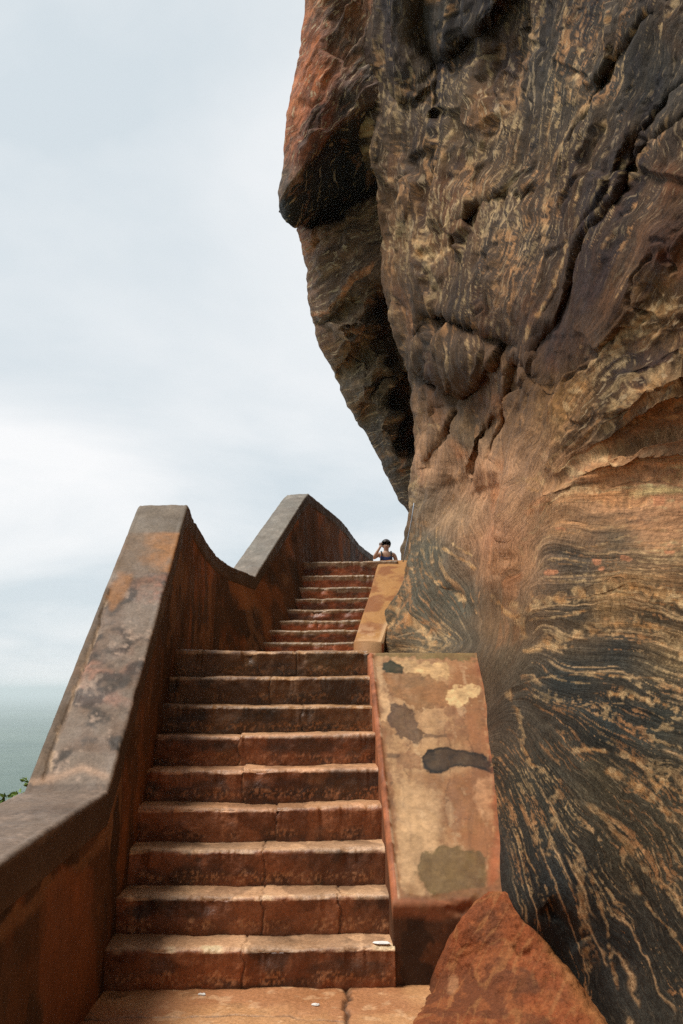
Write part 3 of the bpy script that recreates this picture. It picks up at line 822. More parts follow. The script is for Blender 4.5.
def make_step(name, parent, origin, U, Wd, width, tread, rise, z0, joints, fwd, seed, palette, chip=1.0, left=-.12, right=.02, du=.006, warp=0.0):
    nu = int((width + right - left) / du)
    u = np.linspace(left, width + right, nu)
    # profile: riser, rounded nosing, tread
    rad = .032
    prof = []
    for t in np.linspace(0, 1, 20): prof.append((0.012 * (1 - t) - .0, -.03 + t * (rise - rad + .03), 0, t))
    for a in np.linspace(0, 90, 9)[1:]:
        prof.append((rad - rad * math.cos(R(a)), rise - rad + rad * math.sin(R(a)), a / 90.0, 1 + a / 90))
    for t in np.linspace(0, 1, 20)[1:]: prof.append((rad + t * (tread + .1 - rad), rise + .004 * t, 1, 2 + t))
    pr = np.array(prof)
    w = np.repeat(pr[:, 0][:, None], nu, 1); z = np.repeat(pr[:, 1][:, None], nu, 1)
    ph = np.repeat(pr[:, 3][:, None], nu, 1)
    uu = np.repeat(u[None], len(pr), 0)
    # each block of the step sits a little differently
    blk = np.zeros_like(uu); off_w = np.zeros_like(uu); off_z = np.zeros_like(uu)
    jd = np.full(uu.shape, 9.0)
    edge = uu + .012 * fbm(z * 18 + w * 18, uu * .0, seed, 3, seed)
    for i, j in enumerate(joints):
        k = ss(j - .004, j + .004, edge)
        off_w = off_w * (1 - k) + k * fwd[i][0]; off_z = off_z * (1 - k) + k * fwd[i][1]
        jd = np.minimum(jd, np.abs(edge - j))
    nz = ss(.45, 1.0, ph) * ss(0, .35, 2.15 - ph)           # how near the nosing
    rough = .004 * fbm(uu * 22, z * 22, w * 22 + seed, 4, seed + 1) + .006 * fbm(uu * 5, z * 7, w * 7 + seed, 3, seed + 2)
    chips = np.clip(fbm(uu * 7, 0.3, seed * 1.7, 4, seed + 3) - .12, 0, 1) * .045 * chip * nz
    wav = .006 * fbm(uu * 2.2, .2, seed * 3.1, 2, seed + 4)
    groove = .011 * np.exp(-(jd / .005) ** 2)
    nrm_w = -np.where(ph < 1, 1, np.where(ph < 2, np.cos(np.clip(ph - 1, 0, 1) * math.pi / 2), 0))
    nrm_z = np.where(ph < 1, 0, np.where(ph < 2, np.sin(np.clip(ph - 1, 0, 1) * math.pi / 2), 1))
    disp = rough - chips - groove + wav
    sag = -.008 * np.exp(-((uu - width * .55) / (width * .3)) ** 2) * ss(.8, 1.6, ph)
    w2 = w + nrm_w * disp - off_w * ss(-.1, .2, 3 - ph); z2 = z + nrm_z * disp + off_z * ss(.2, 1, ph) + sag + z0
    xy = origin[None, None] + uu[..., None] * U + w2[..., None] * Wd
    P = np.concatenate([xy, z2[..., None]], -1)
    # close behind and underneath
    bk = P[-1].copy(); bk[:, 2] = z0 - .12
    ft = P[0].copy(); ft[:, :2] += Wd * .06; ft[:, 2] = z0 - .12
    P = np.concatenate([P, bk[None], ft[None]], 0)
    ph = np.concatenate([ph, ph[:1] * 0, ph[:1] * 0]); uu = np.concatenate([uu, uu[:2]]); jd = np.concatenate([jd, jd[:2]])
    zz = np.concatenate([z, z[:2]])
    # ---- stone colour
    red, tan, dark, wear, olive = [lin(c) for c in palette]
    X, Y, Z = P[..., 0], P[..., 1], P[..., 2]
    n1 = fbm(X * 3, Y * 3, Z * 5, 4, seed + 5); n2 = fbm(X * 9, Y * 9, Z * 9, 4, seed + 6); n3 = fbm(X * 1.6 + 7, Y * 1.6, Z * 2.5, 4, seed + 7)
    c = mix(np.broadcast_to(red, P.shape), olive, ss(-.1, .7, n3 + .2 * n2) * .7)
    trd = ss(1.25, 1.7, ph)
    c = mix(c, tan, trd * (.75 + .25 * ss(-.5, .5, n1)))
    c = mix(c, wear, ss(.55, 1.0, nzf(ph)) * ss(-.35, .35, n2 + .5 * n1 + .25) * .85)
    c = mix(c, dark, ss(.05, .55, n1 + .5 * n2) * .62 * (1 - trd * .6))
    c = mix(c, dark, ss(.2, .7, fbm(X * 2.2, Y * 2, Z * 9, 4, seed + 9) + .3 * n2) * .55 * (1 - trd * .7))
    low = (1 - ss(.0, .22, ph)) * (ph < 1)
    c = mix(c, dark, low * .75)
    damp = ss(.05, .16, fbm(X * 2.6 + 5, Y * 1.2, Z * 3.5, 5, seed + 11) + .12 * n2)
    c = mix(c, c * np.array([.52, .50, .50]), damp * .7)
    pock = ss(.35, .7, ss(.1, .4, ph) * ss(0, .45, .75 - ph) * (1 + n2))
    c = mix(c, wear * np.array([.9, .72, .6]), pock * ss(.0, .5, fbm(X * 75, Y * 75, Z * 75, 3, seed + 8)) * .55)
    bkd = ss(2.0, 2.55, ph)
    c = mix(c, dark, bkd * .35 * ss(-.3, .5, n2))
    c = mix(c, lin((52, 40, 32)), np.exp(-(jd / .0055) ** 2) * .6 * ss(-.7, .2, n2 + .3))
    c = np.clip(c * (1 + .15 * n2[..., None]), .01, .7)
    nr = P.shape[0]
    f = grid_faces(nr, nu, wrap_r=True)
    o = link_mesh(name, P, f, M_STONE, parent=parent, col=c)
    bm = bmesh.new(); bm.from_mesh(o.data)
    be = [e for e in bm.edges if e.is_boundary]
    bmesh.ops.holes_fill(bm, edges=be, sides=0)
    bmesh.ops.recalc_face_normals(bm, faces=bm.faces)
    bm.to_mesh(o.data); bm.free()
    return o


def nzf(ph):
    return ss(.86, 1.15, ph) * ss(0, .3, 2.35 - ph)


PAL_LOW = [(158, 96, 60), (220, 176, 134), (60, 44, 34), (228, 186, 146), (118, 76, 50)]
PAL_MID = [(152, 92, 56), (208, 160, 118), (56, 42, 32), (216, 164, 124), (112, 78, 48)]
PAL_TOP = [(116, 80, 50), (150, 112, 76), (46, 38, 28), (190, 148, 106), (96, 74, 44)]

lower = empty('staircase', (-.5, 5.0, 0))
tag(lower, 'lower flight of nine worn red stone steps between parapet and plaster ramp', 'staircase')
lower_inv = np.array(lower.location)
jt_px = {1: 243, 2: 262, 3: 264, 4: 276, 5: 243, 6: 239, 7: 300, 8: 270, 9: 296}
steps = []
for k in range(1, 10):
    org = O1 + Wd * TREAD * (k - 1)
    dck = org[1] * CT + ((k) * RISE - EYE) * ST
    uj = (jt_px[k] - CX) / F * dck - org[0]
    joints = [uj]; fwd = [(0.006, .002)]
    if k in (5, 6): fwd = [(.03, .012)]
    if k == 2: joints = [uj, uj + .42]; fwd = [(.008, .003), (.0, .0)]
    if k == 4: fwd = [(.022, .008)]
    if k == 7: joints = [.98]; fwd = [(.012, 0)]
    pal = PAL_LOW if k < 4 else (PAL_MID if k < 7 else PAL_TOP)
    s = make_step('step', lower, org, U, Wd, 1.46, TREAD, RISE, RISE * (k - 1), joints, fwd, 100 + k * 7, pal)
    s.data.transform(__import__('mathutils').Matrix.Translation(-lower.location))
    steps.append(s)

# upper flight
upd = [11.1 + .37 * i for i in range(8)]
upz = [.578, .748, .90, 1.08, 1.265, 1.46, 1.68, 1.94]
upper = empty('staircase', (.0, 11.0, 1.8))
tag(upper, 'upper flight of narrow rust and grey steps climbing to the person', 'staircase')
YAW2 = -.10
U2 = np.array([math.cos(YAW2), math.sin(YAW2)]); W2 = np.array([-math.sin(YAW2), math.cos(YAW2)])
PAL_UP = [(170, 92, 50), (150, 120, 88), (62, 46, 36), (150, 124, 94), (150, 92, 56)]
zprev = .26 + EYE
upper_steps = [(10.7, .42)] + list(zip(upd, upz))
for i, (d, z) in enumerate(upper_steps):
    zt = z + EYE
    xl = -1.02 + (d - 10.7) * (.40 / 3.0) - .12
    org = np.array([xl, d + .06])
    s = make_step('step', upper, org, U2, W2, 1.35, .37, zt - zprev, zprev, [.5 + .3 * math.sin(i * 2.3)], [(.004, 0)], 300 + i * 11, PAL_UP, left=-.1, right=.25, du=.012, chip=1.4)
    s.data.transform(__import__('mathutils').Matrix.Translation(-upper.location))
    zprev = zt


def recolour_up():
    """lichen-grey upper half of every upper riser, rust below"""
    for o in bpy.data.objects:
        if o.parent is upper and o.name.startswith('step'):
            me = o.data
            n = len(me.vertices)
            co = np.empty(n * 3, np.float32); me.vertices.foreach_get('co', co); co = co.reshape(-1, 3)
            c = np.empty(n * 4, np.float32); me.attributes['tint'].data.foreach_get('color', c); c = c.reshape(-1, 4)
            zt = co[:, 2].max(); zb = co[:, 2].min() + .12
            f = (co[:, 2] - zb) / (zt - zb)
            m = ss(.52, .72, f + .12 * fbm(co[:, 0] * 6, co[:, 1] * 3, co[:, 2] * 9, 3, 5))
            g = lin((148, 122, 92)) * (1 + .3 * fbm(co[:, 0] * 9, co[:, 1] * 9, co[:, 2] * 9, 3, 8))[:, None]
            c[:, :3] = mix(c[:, :3], g, m * .8)
            me.attributes['tint'].data.foreach_set('color', c.ravel())


recolour_up()


# ================================================================== FLOORS
def slab(name, xs, ys, z, res, palette, seed, label, depth=.6, cracks=()):
    nx = max(2, int((xs[1] - xs[0]) / res)); ny = max(2, int((ys[1] - ys[0]) / res))
    X, Y = np.meshgrid(np.linspace(xs[0], xs[1], nx), np.linspace(ys[0], ys[1], ny))
    Z = z + .006 * fbm(X * 3, Y * 3, .2, 3, seed) + .003 * fbm(X * 20, Y * 20, .2, 3, seed + 1)
    c1, c2, c3, c4 = [lin(c) for c in palette]
    n1 = fbm(X * 2, Y * 2, .1, 4, seed + 2); n2 = fbm(X * 8, Y * 8, .1, 4, seed + 3)
    c = mix(np.broadcast_to(c1, X.shape + (3,)), c2, ss(-.3, .6, n1 + .3 * n2))
    c = mix(c, c3, ss(.25, .75, n2 * .7 + fbm(X * 1.3 + 5, Y * 1.3, 2, 3, seed + 4) * .7) * .7)
    c = mix(c, c4, ss(.45, .8, fbm(X * 14, Y * 14, 2, 3, seed + 5)) * .5)
    for pl, w, dep in cracks:
        d, s, r = poly_dist(X + .02 * fbm(X * 12, Y * 12, 3, 3, 4), Y + .02 * fbm(X * 12, Y * 12, 7, 3, 4), pl)
        Z = Z - dep * np.exp(-(d / w) ** 2)
        c = mix(c, lin((50, 38, 30)), np.exp(-(d / (w * 1.1)) ** 2) * .85)
    P = np.stack([X, Y, Z], -1)
    f = grid_faces(ny, nx)
    b = np.array([[xs[0], ys[0]], [xs[1], ys[0]], [xs[1], ys[1]], [xs[0], ys[1]]])
    o = link_mesh(name, P, f, M_STONE, col=np.clip(c, .01, .7))
    bm = bmesh.new(); bm.from_mesh(o.data)
    be = [e for e in bm.edges if e.is_boundary]
    r = bmesh.ops.extrude_edge_only(bm, edges=be)
    for v in [g for g in r['geom'] if isinstance(g, bmesh.types.BMVert)]: v.co.z = z - depth
    bmesh.ops.recalc_face_normals(bm, faces=bm.faces)
    bm.to_mesh(o.data); bm.free()
    tag(o, label, 'path', kind='structure')
    return o


PAL_FLOOR = [(176, 122, 82), (196, 146, 100), (92, 66, 46), (220, 178, 136)]
slab('path', (-1.3, 1.9), (2.2, 5.2), 0.0, .008, PAL_FLOOR, 501, 'worn sandy red paving in front of the lowest step',
     cracks=[([(.02, 5.1), (.035, 4.85), (.01, 4.7), (.05, 4.3)], .012, .02), ([(-1.3, 4.55), (-.4, 4.6), (.03, 4.52)], .006, .01)])
slab('path', (-1.4, 1.9), (-3.0, 2.2), -.004, .05, PAL_FLOOR, 503, 'sandy paving leading up from behind the viewer')
slab('landing', (-1.5, 1.6), (7.22, 10.8), 9 * RISE - .03, .03, PAL_FLOOR, 505, 'flat landing between the lower and the upper flight', depth=1.2)
slab('landing', (-1.2, 3.2), (13.9, 26.0), 1.94 + EYE - .004, .06, PAL_FLOOR, 507, 'top landing where the person stands beyond the upper flight', depth=1.6)


# ================================================================== PARAPET
st = np.array([  # inner edge: x, y, top z (above eye), floor z
 (-1.02, -3.0, -.56, -1.5), (-1.07, 1.0, -.56, -1.5), (-1.155, 3.05, -.575, -1.5), (-1.205, 4.82, -.505, -1.5),
 (-1.285, 7.34, 1.51, .3), (-1.295, 7.9, 1.455, .3), (-1.31, 8.6, 1.405, .3), (-1.325, 9.4, 1.40, .3), (-1.30, 10.3, 1.41, .3), (-1.11, 11.45, 1.43, .5),
 (-.55, 14.2, 3.12, 1.94), (-.29, 15.2, 3.1, 1.94), (.0, 16.5, 3.1, 1.94), (.19, 17.9, 3.1, 1.94), (.38, 19.3, 3.1, 1.94), (.76, 21.0, 3.1, 1.94)], float)


def parapet():
    root = empty('parapet_wall', (-1.4, 5.0, 0))
    tag(root, 'brown plastered zigzag parapet wall climbing along the left of the stairs', 'wall')
    L = np.r_[0, np.cumsum(np.hypot(np.diff(st[:, 0]), np.diff(st[:, 1])))]
    s = np.concatenate([np.linspace(0, L[2], 60)[:-1], np.linspace(L[2], L[4], 330)[:-1], np.linspace(L[4], L[10], 330)[:-1], np.linspace(L[10], L[-1], 200)])
    for kk in (3, 4, 9, 10): s = np.sort(np.r_[s, L[kk]])
    s = np.unique(s)
    x = np.interp(s, L, st[:, 0]); y = np.interp(s, L, st[:, 1]); zt = np.interp(s, L, st[:, 2]) + EYE; zf = np.interp(s, L, st[:, 3]) + EYE
    # smooth plan (not heights)
    def sm(a, k=9):
        p = np.pad(a, k, mode='edge'); return np.convolve(p, np.ones(2 * k + 1) / (2 * k + 1), 'valid')
    # resample-safe smoothing on the upper curve and upper rim
    up = s > L[10] + .05
    xs = sm(x, 12); ys = sm(y, 12)
    bl = ss(L[4] + .3, L[4] + 1.0, s)
    x = x * (1 - bl) + xs * bl; y = y * (1 - bl) + ys * bl
    tx = np.gradient(x, s); ty = np.gradient(y, s); l = np.hypot(tx, ty); tx /= l; ty /= l
    nx, ny = -ty, tx                                   # outward = left
    wd = np.interp(s, [0, L[3], L[4], L[10], L[-1]], [.42, .42, .40, .36, .36])
    capt = .175

    def build(name, rows_fn, mat, colfn, closed_ends=True):
        P = rows_fn()
        c = colfn(P)
        nr, nc = P.shape[:2]
        o = link_mesh(name, P, grid_faces(nr, nc, wrap_r=True), mat, parent=root, col=c)
        bm = bmesh.new(); bm.from_mesh(o.data)
        bmesh.ops.holes_fill(bm, edges=[e for e in bm.edges if e.is_boundary], sides=0)
        bmesh.ops.recalc_face_normals(bm, faces=bm.faces)
        bm.to_mesh(o.data); bm.free()
        o.data.transform(__import__('mathutils').Matrix.Translation(-root.location))
        return o

    def pt(off, z):
        return np.stack([x + nx * off, y + ny * off, z], -1)

    def body_rows():
        rows = []
        for t in np.linspace(0, 1, 110):
            zz = (zf - .5) * (1 - t) + (zt - capt + .02) * t
            lean = .42 * ss(9.6, 11.0, y) * ss(14.4, 12.6, y) * (1 - t) ** 1.2
            b = pt(-lean, zz)
            X, Y, Z = b[:, 0], b[:, 1], b[:, 2]
            d = .007 * fbm(X * 2.5, Y * 2.5, Z * 2.5, 4, 7) + .004 * fbm(X * 14, Y * 14, Z * 14, 3, 8)
            b[:, 0] -= nx * d; b[:, 1] -= ny * d
            rows.append(b)
        rows.append(pt(wd - .012, zt - capt + .02))
        rows.append(pt(wd - .012, zf - .5)); rows.append(pt(wd + .35, zf - 3.5)); rows.append(pt(0 * s + .1, zf - 3.5))
        return np.array(rows)

    def body_col(P):
        X, Y, Z = P[..., 0], P[..., 1], P[..., 2]
        px, py = proj(P)
        br = lin((94, 64, 42)); dk = lin((56, 43, 33)); og = lin((146, 90, 50)); pa = lin((132, 98, 70))
        n1 = fbm(X * 1.2, Y * 1.2, Z * .7, 4, 21); n2 = fbm(X * 6, Y * 6, Z * 5, 4, 23); n3 = fbm(X * 4, Y * 4, Z * 3.2, 4, 25)
        c = mix(np.broadcast_to(br, P.shape), dk, ss(-.05, .6, n1 + .45 * n3) * .6)
        c = mix(c, dk, ss(.12, .24, fbm(X * 2.4 + 9, Y * 2.4, Z * 1.3, 5, 28) + .12 * n2) * .65)
        c = mix(c, pa, ss(.3, .42, fbm(X * 2.1 + 3, Y * 2.1, Z * 1.6, 5, 26) + .12 * n2) * .5)
        c = mix(c, og, ss(.15, .7, fbm(X * 2 + 3, Y * 2, Z * 1.4, 4, 27) + .2 * n2) * .6)
        # old pale coat left between dark runs below the coping
        zrel = (zt[None] - Z)
        edge = .20 + .05 * fbm(Y * 5, .3, .3, 4, 29)
        coat = ss(edge, edge + .015, zrel) * ss(0, .05, .30 + .5 * ss(-.2, .5, fbm(Y * 3.2, .7, .3, 3, 31)) - zrel)
        c = mix(c, pa, coat * .75 * (Y < 5.2))
        low = in_poly(px, py, [(45, 890), (62, 868), (90, 870), (96, 960), (100, 1100), (36, 1100), (42, 960)])
        c = mix(c, lin((140, 88, 56)), (1 - ss(-4, 3, low + 5 * n2)) * .6)
        lite = in_poly(px, py, [(228, 582), (246, 580), (256, 600), (250, 610), (240, 608)])
        c = mix(c, lin((170, 112, 66)), (1 - ss(-3, 3, lite + 4 * n2)) * .5)
        return np.clip(c * (1 + .14 * n2[..., None]), .01, .6)

    def cap_rows():
        ch = .018
        rows = []
        prof = [(-.008, -capt), (-.008, -capt * .75), (-.008, -capt * .5), (-.008, -capt * .25), (-.008, -ch * 1.5), (-.008, -ch), (-.002, -ch * .35), (ch * .6, 0)]
        inner = np.array(prof)
        for o_, z_ in inner: rows.append((np.full_like(s, o_), np.full_like(s, z_)))
        for t in np.linspace(0, 1, 36)[1:-1]:
            rows.append((ch + t * (wd - 2 * ch), 0 * s - .006 * abs(2 * t - 1) ** 3))
        rows.append((wd - ch * .6, 0 * s)); rows.append((wd + .004, 0 * s - ch)); rows.append((wd + .006, 0 * s - capt))
        out = []
        for o_, z_ in rows:
            b = pt(o_, zt + z_)
            X, Y, Z = b.T
            d = .006 * fbm(X * 3, Y * 3, Z * 3, 4, 41) + .004 * fbm(X * 15, Y * 15, Z * 15, 3, 42)
            chip = .02 * np.clip(fbm(X * 4 + 3, Y * 4, Z * 4, 4, 43) - .35, 0, 1) * np.exp(-((o_ - .01) / .03) ** 2)
            b[:, 2] += (d - chip) * np.where(np.asarray(z_) > -.03, 1, .0)
            b[:, 0] += nx * (chip - d * .5) * np.where(np.asarray(o_) < .02, 1, 0); b[:, 1] += ny * (chip - d * .5) * np.where(np.asarray(o_) < .02, 1, 0)
            out.append(b)
        P = np.array(out)
        px, py = proj(P)
        # slab joints and the crack between the older edge strip and the rest
        for pl in ([(128, 572), (150, 571), (170, 572)], [(100, 535), (150, 533), (190, 532)]):
            d, _, _ = poly_dist(px, py, pl); P[..., 2] -= .006 * np.exp(-(d / 1.5) ** 2)
        d, _, _ = poly_dist(px + 2 * fbm(px / 8, py / 8, 1, 3, 2), py, [(46, 778), (56, 740), (70, 705), (84, 668), (98, 632), (106, 600), (112, 590)])
        P[..., 2] -= .02 * np.exp(-(d / 1.8) ** 2) * (P[..., 1] < 7.6)
        return P

    def cap_col(P):
        X, Y, Z = P[..., 0], P[..., 1], P[..., 2]
        px, py = proj(P)
        n1 = fbm(X * 2.2, Y * 2.2, Z * 1.6, 4, 51); n2 = fbm(X * 8, Y * 8, Z * 6, 4, 53); n3 = fbm(X * 24, Y * 24, Z * 20, 3, 55); n4 = fbm(X * 4.5 + 8, Y * 4.5, Z * 3, 4, 57)
        base = lin((126, 110, 96)); dk = lin((52, 46, 40)); pale = lin((196, 168, 146)); pink = lin((164, 112, 90)); og = lin((160, 108, 58))
        c = mix(np.broadcast_to(base, P.shape), lin((108, 84, 66)), ss(-.3, .4, n4) * .7)
        slope = (Y > 4.85) & (Y < 7.4)
        c = mix(c, pink, ss(0, .6, n1 + .4 * n2) * .6 * slope)
        c = mix(c, dk, ss(.05, .45, n4 * .7 + n2 * .6) * .85)
        c = mix(c, pale, ss(.2, .7, n2 * .5 + n3 * .6 - .2 * n4) * .6)
        c = mix(c, dk, ss(.15, .7, n3 * .6 + n1 * .7) * .5)
        wob = 3 * fbm(px / 10, py / 10, .5, 3, 3)
        top = in_poly(px, py, [(120, 533), (190, 531), (200, 480), (120, 480)])
        m = (1 - ss(-1, 1.5, top)) * slope
        c = mix(c, lin((118, 106, 92)) * (1 + .25 * n2)[..., None], m * .9)
        sec = in_poly(px, py, [(110, 572), (172, 572), (186, 533), (120, 533)])
        m = (1 - ss(-1, 1.5, sec + wob * .3)) * slope
        c = mix(c, mix(lin((112, 92, 72)), og, ss(138, 164, px + 3 * wob) * ss(-.9, .3, n2 + .4)), m * .8)
        orl = in_poly(px, py, [(104, 592), (118, 574), (132, 574), (126, 600), (112, 608)])
        c = mix(c, og * .9, (1 - ss(-3, 3, orl + wob)) * .7 * slope)
        strip, sg, _ = poly_dist(px + wob * .7, py, [(46, 790), (56, 740), (70, 705), (84, 668), (98, 632), (106, 600), (116, 570)])
        m = ss(-.5, 1.5, sg * strip * 1.0) * slope
        m2 = ss(-.5, 1.5, -sg * strip) * slope
        # outer strip is the older, darker plaster
        left = np.where(px < np.interp(py, [570, 600, 632, 668, 705, 740, 790], [116, 106, 98, 84, 70, 56, 46]) + wob * .7, 1, 0) * slope * (py > 588)
        c = mix(c, lin((98, 80, 62)) * (1 + .3 * n2)[..., None], left * .85)
        c = mix(c, lin((190, 160, 130)), np.exp(-(strip / 1.4) ** 2) * ss(-.4, .2, n2) * .7 * slope * (py > 590))
        lev = (Y <= 4.85)
        c = mix(c, lin((108, 92, 80)) * (1 + .3 * n1 + .25 * n2)[..., None], lev * .7)
        upg = ss(11, 12, Y)
        c = mix(c, lin((128, 124, 116)) * (1 + .3 * n2)[..., None], upg * .8)
        kn, _, _ = poly_dist(px, py, [(30, 783), (60, 776), (82, 768), (106, 776)])
        c = mix(c, lin((188, 152, 124)), np.exp(-(kn / 4) ** 2) * .6 * slope)
        # inner side below the rim is the brown of the wall
        side = zt[None] - Z
        inn = ss(.012, .03, side) * np.r_[np.ones(8), np.zeros(P.shape[0] - 8)][:, None]
        c = mix(c, lin((66, 50, 38)) * (1 + .35 * n1 + .2 * n2)[..., None], inn * .92)
        return np.clip(c, .01, .65)

    w = build('wall', body_rows, M_WALL, body_col)
    cp = build('coping', cap_rows, M_COPING, cap_col)
    cp['label'] = 'grey weathered coping with lichen and an orange patch'
    return root


parapet()


# ================================================================== RAMPS beside the flights
def lower_ramp():
    root = empty('stair_ramp', (.7, 5.0, 0))
    tag(root, 'wide stained plaster ramp with dark blotches right of the lower steps', 'ramp')
    Min = __import__('mathutils').Matrix.Translation(-root.location)
    # profile along the flight: foot of front face, front top, slope, upper end
    f0 = np.array([O1[0] + 1.475, 0]) ; W = 1.35
    prof = [(5.035, -.25 + 0), (5.03, .12), (5.03, .26), (5.03, .355)]
    prof = []
    for t in np.linspace(0, 1, 60): prof.append((5.055 - .01 * t, -.2 + t * .575))
    for a in np.linspace(0, 55, 8)[1:]: prof.append((5.045 + .04 * (1 - math.cos(R(a))), .375 + .04 * math.sin(R(a))))
    y0, z0 = prof[-1]
    for t in np.linspace(0, 1, 300)[1:]: prof.append((y0 + t * (6.97 - y0), z0 + t * (1.775 - z0)))
    for t in np.linspace(0, 1, 6)[1:]: prof.append((6.97 + t * .25, 1.775 + .012 * t))
    prof = np.array(prof)
    ncol = 200
    u = np.linspace(0, W, ncol)
    Yp = np.repeat(prof[:, 0][:, None], ncol, 1); Zp = np.repeat(prof[:, 1][:, None], ncol, 1); Up = np.repeat(u[None], len(prof), 0)
    d0 = Yp - O1[1]
    X = O1[0] + 1.472 + Up - math.tan(YAW) * d0 * 0.95
    Y = Yp + Up * math.tan(YAW) * .5
    # low raised rim along the step side
    slope = ss(5.07, 5.15, Yp) * ss(6.99, 6.9, Yp)
    Z = Zp + .016 * (1 - ss(.028, .045, Up)) * slope
    Z = Z + (.006 * fbm(X * 3, Y * 3, Zp * 3, 4, 61) + .003 * fbm(X * 14, Y * 14, Zp * 14, 3, 62)) * ss(5.05, 5.12, Yp)
    Y = Y + .006 * fbm(X * 4, Zp * 4, .3, 4, 63) * (1 - ss(5.05, 5.12, Yp))
    rr = .018
    Z = Z - .02 * np.exp(-(Up / .012) ** 2) * ss(5.04, 5.1, Yp)
    wear = np.clip(fbm(X * 6, Y * 6, Zp * 6, 4, 92) - .1, 0, 1)
    Z = Z - .03 * wear * np.exp(-((Yp - 5.07) / .045) ** 2) - .02 * wear * np.exp(-(Up / .03) ** 2)
    Y = Y + .03 * wear * np.exp(-((Zp - .38) / .05) ** 2) * (Yp < 5.1)
    P = np.stack([X, Y, Z], -1)
    bot = P[-1].copy(); bot[:, 2] = -.2
    P = np.concatenate([P, bot[None]], 0)
    px, py = proj(P)
    X, Y, Z = P[..., 0], P[..., 1], P[..., 2]
    n1 = fbm(X * 4, Y * 4, Z * 4, 4, 65); n2 = fbm(X * 14, Y * 14, Z * 14, 4, 66); n3 = fbm(X * 2, Y * 2, Z * 2, 3, 67); n4 = fbm(X * 40, Y * 40, Z * 40, 3, 64)
    wx = px + 3.0 * fbm(px / 12, py / 12, .2, 4, 68); wy = py + 3.0 * fbm(px / 12, py / 12, 5.2, 4, 69)
    # plaster is sandy on the left, red earth towards the rock
    sand = lin((176, 138, 98)); red = lin((146, 92, 56)); brown = lin((140, 100, 64))
    right = ss(.35, .72, (px - 380) / 115 + .25 * n1 + .08 * n3)
    c = mix(np.broadcast_to(sand, P.shape), red, right * .85)
    c = mix(c, brown, ss(-.1, .5, n1 + .3 * n2) * .5)
    c = mix(c, lin((118, 80, 54)), ss(.1, .7, fbm(X * 9 + 3, Y * 4, Z * 4, 4, 58) + .4 * n4) * .45)
    c = mix(c, lin((206, 174, 134)), ss(.25, .8, fbm(X * 12 + 8, Y * 5, Z * 5, 4, 59) + .3 * n4) * .4)
    drip = ss(.1, .6, fbm(px / 5, py / 40, .3, 4, 56) + .3 * n2)
    c = mix(c, lin((124, 86, 58)), drip * .4)
    for pl in ([(402, 690), (410, 740), (404, 790), (412, 850)], [(440, 700), (452, 760), (444, 820)], [(396, 820), (430, 830), (470, 818)], [(470, 690), (462, 730), (478, 760)]):
        d, _, _ = poly_dist(wx + 2 * n4, wy + 2 * n4, pl)
        c = mix(c, lin((84, 58, 42)), np.exp(-(d / .7) ** 2) * .5)
    rag = fbm(px / 4.5, py / 4.5, .9, 4, 53)
    def blot(pg, col, s=.9, soft=1.3, wob=1.0):
        nonlocal c
        d = in_poly(px + (wx - px) * wob, py + (wy - py) * wob, pg) + (1.3 * n4 + 2.2 * rag) * wob
        m = 1 - ss(-soft, soft, d)
        body = .84 + .16 * ss(-.5, .5, n1 + .6 * n2)
        rim_ = np.exp(-((d + 1.2) / 1.3) ** 2) * .12
        c = mix(c, lin(col) * (1 + .3 * n2 + .15 * n4 + .2 * n1)[..., None], np.clip(m * s * body + rim_ * m, 0, 1))
    blot([(396, 660), (445, 664), (452, 680), (430, 680), (405, 672)], (204, 166, 116), .8)
    blot([(446, 690), (472, 684), (480, 692), (470, 704), (448, 706)], (206, 172, 122), .65)
    blot([(420, 712), (446, 708), (450, 730), (430, 735), (420, 725)], (186, 146, 104), .6)
    blot([(384, 672), (408, 670), (430, 676), (448, 688), (447, 703), (432, 710), (416, 712), (404, 702), (388, 694)], (132, 92, 58), .82)
    blot([(378, 690), (388, 694), (391, 710), (388, 722), (380, 724)], (200, 160, 116), .8)
    blot([(391, 706), (404, 703), (416, 712), (420, 730), (428, 736), (418, 742), (400, 737), (391, 727)], (84, 62, 46), .9, 1.5)
    blot([(424, 734), (452, 735), (452, 737.5), (424, 738)], (96, 70, 52), .7, .8, .3)
    blot([(398, 752), (420, 756), (424, 768), (412, 770), (400, 764)], (150, 106, 72), .8)
    blot([(384, 753), (400, 754), (400, 757), (384, 758)], (94, 68, 50), .7, .8, .3)
    blot([(382, 772), (388, 775), (392, 800), (388, 812), (383, 800)], (76, 56, 40), .7)
    blot([(382, 662), (392, 660), (404, 668), (403, 674), (394, 674), (383, 669)], (48, 48, 32), .97, 1.0, .5)
    blot([(400, 780), (440, 790), (440, 850), (420, 870), (404, 890), (398, 850)], (200, 164, 122), .55, 6)
    blot([(478, 780), (492, 778), (494, 815), (482, 820), (474, 800)], (200, 150, 108), .6, 3)
    for (x, y, r) in ((458, 780, 5), (456, 796, 7), (462, 812, 5), (448, 726, 4), (460, 722, 5), (452, 738, 4), (464, 734, 5), (456, 828, 6), (448, 712, 6)):
        q = np.hypot(wx - x, wy - y)
        c = mix(c, lin((136, 94, 64)), (1 - ss(r - 2, r + 1, q)) * .7)
    blot([(415, 862), (424, 852), (446, 845), (470, 848), (487, 858), (486, 890), (470, 903), (448, 904), (428, 892), (416, 878)], (98, 80, 46), .88, 2.2)
    blot([(422, 758), (428, 750), (440, 747), (455, 749), (475, 752), (498, 760), (498, 778), (486, 771), (470, 767), (456, 767), (444, 773), (430, 774), (423, 767)], (34, 29, 25), .99, 1.0, .4)
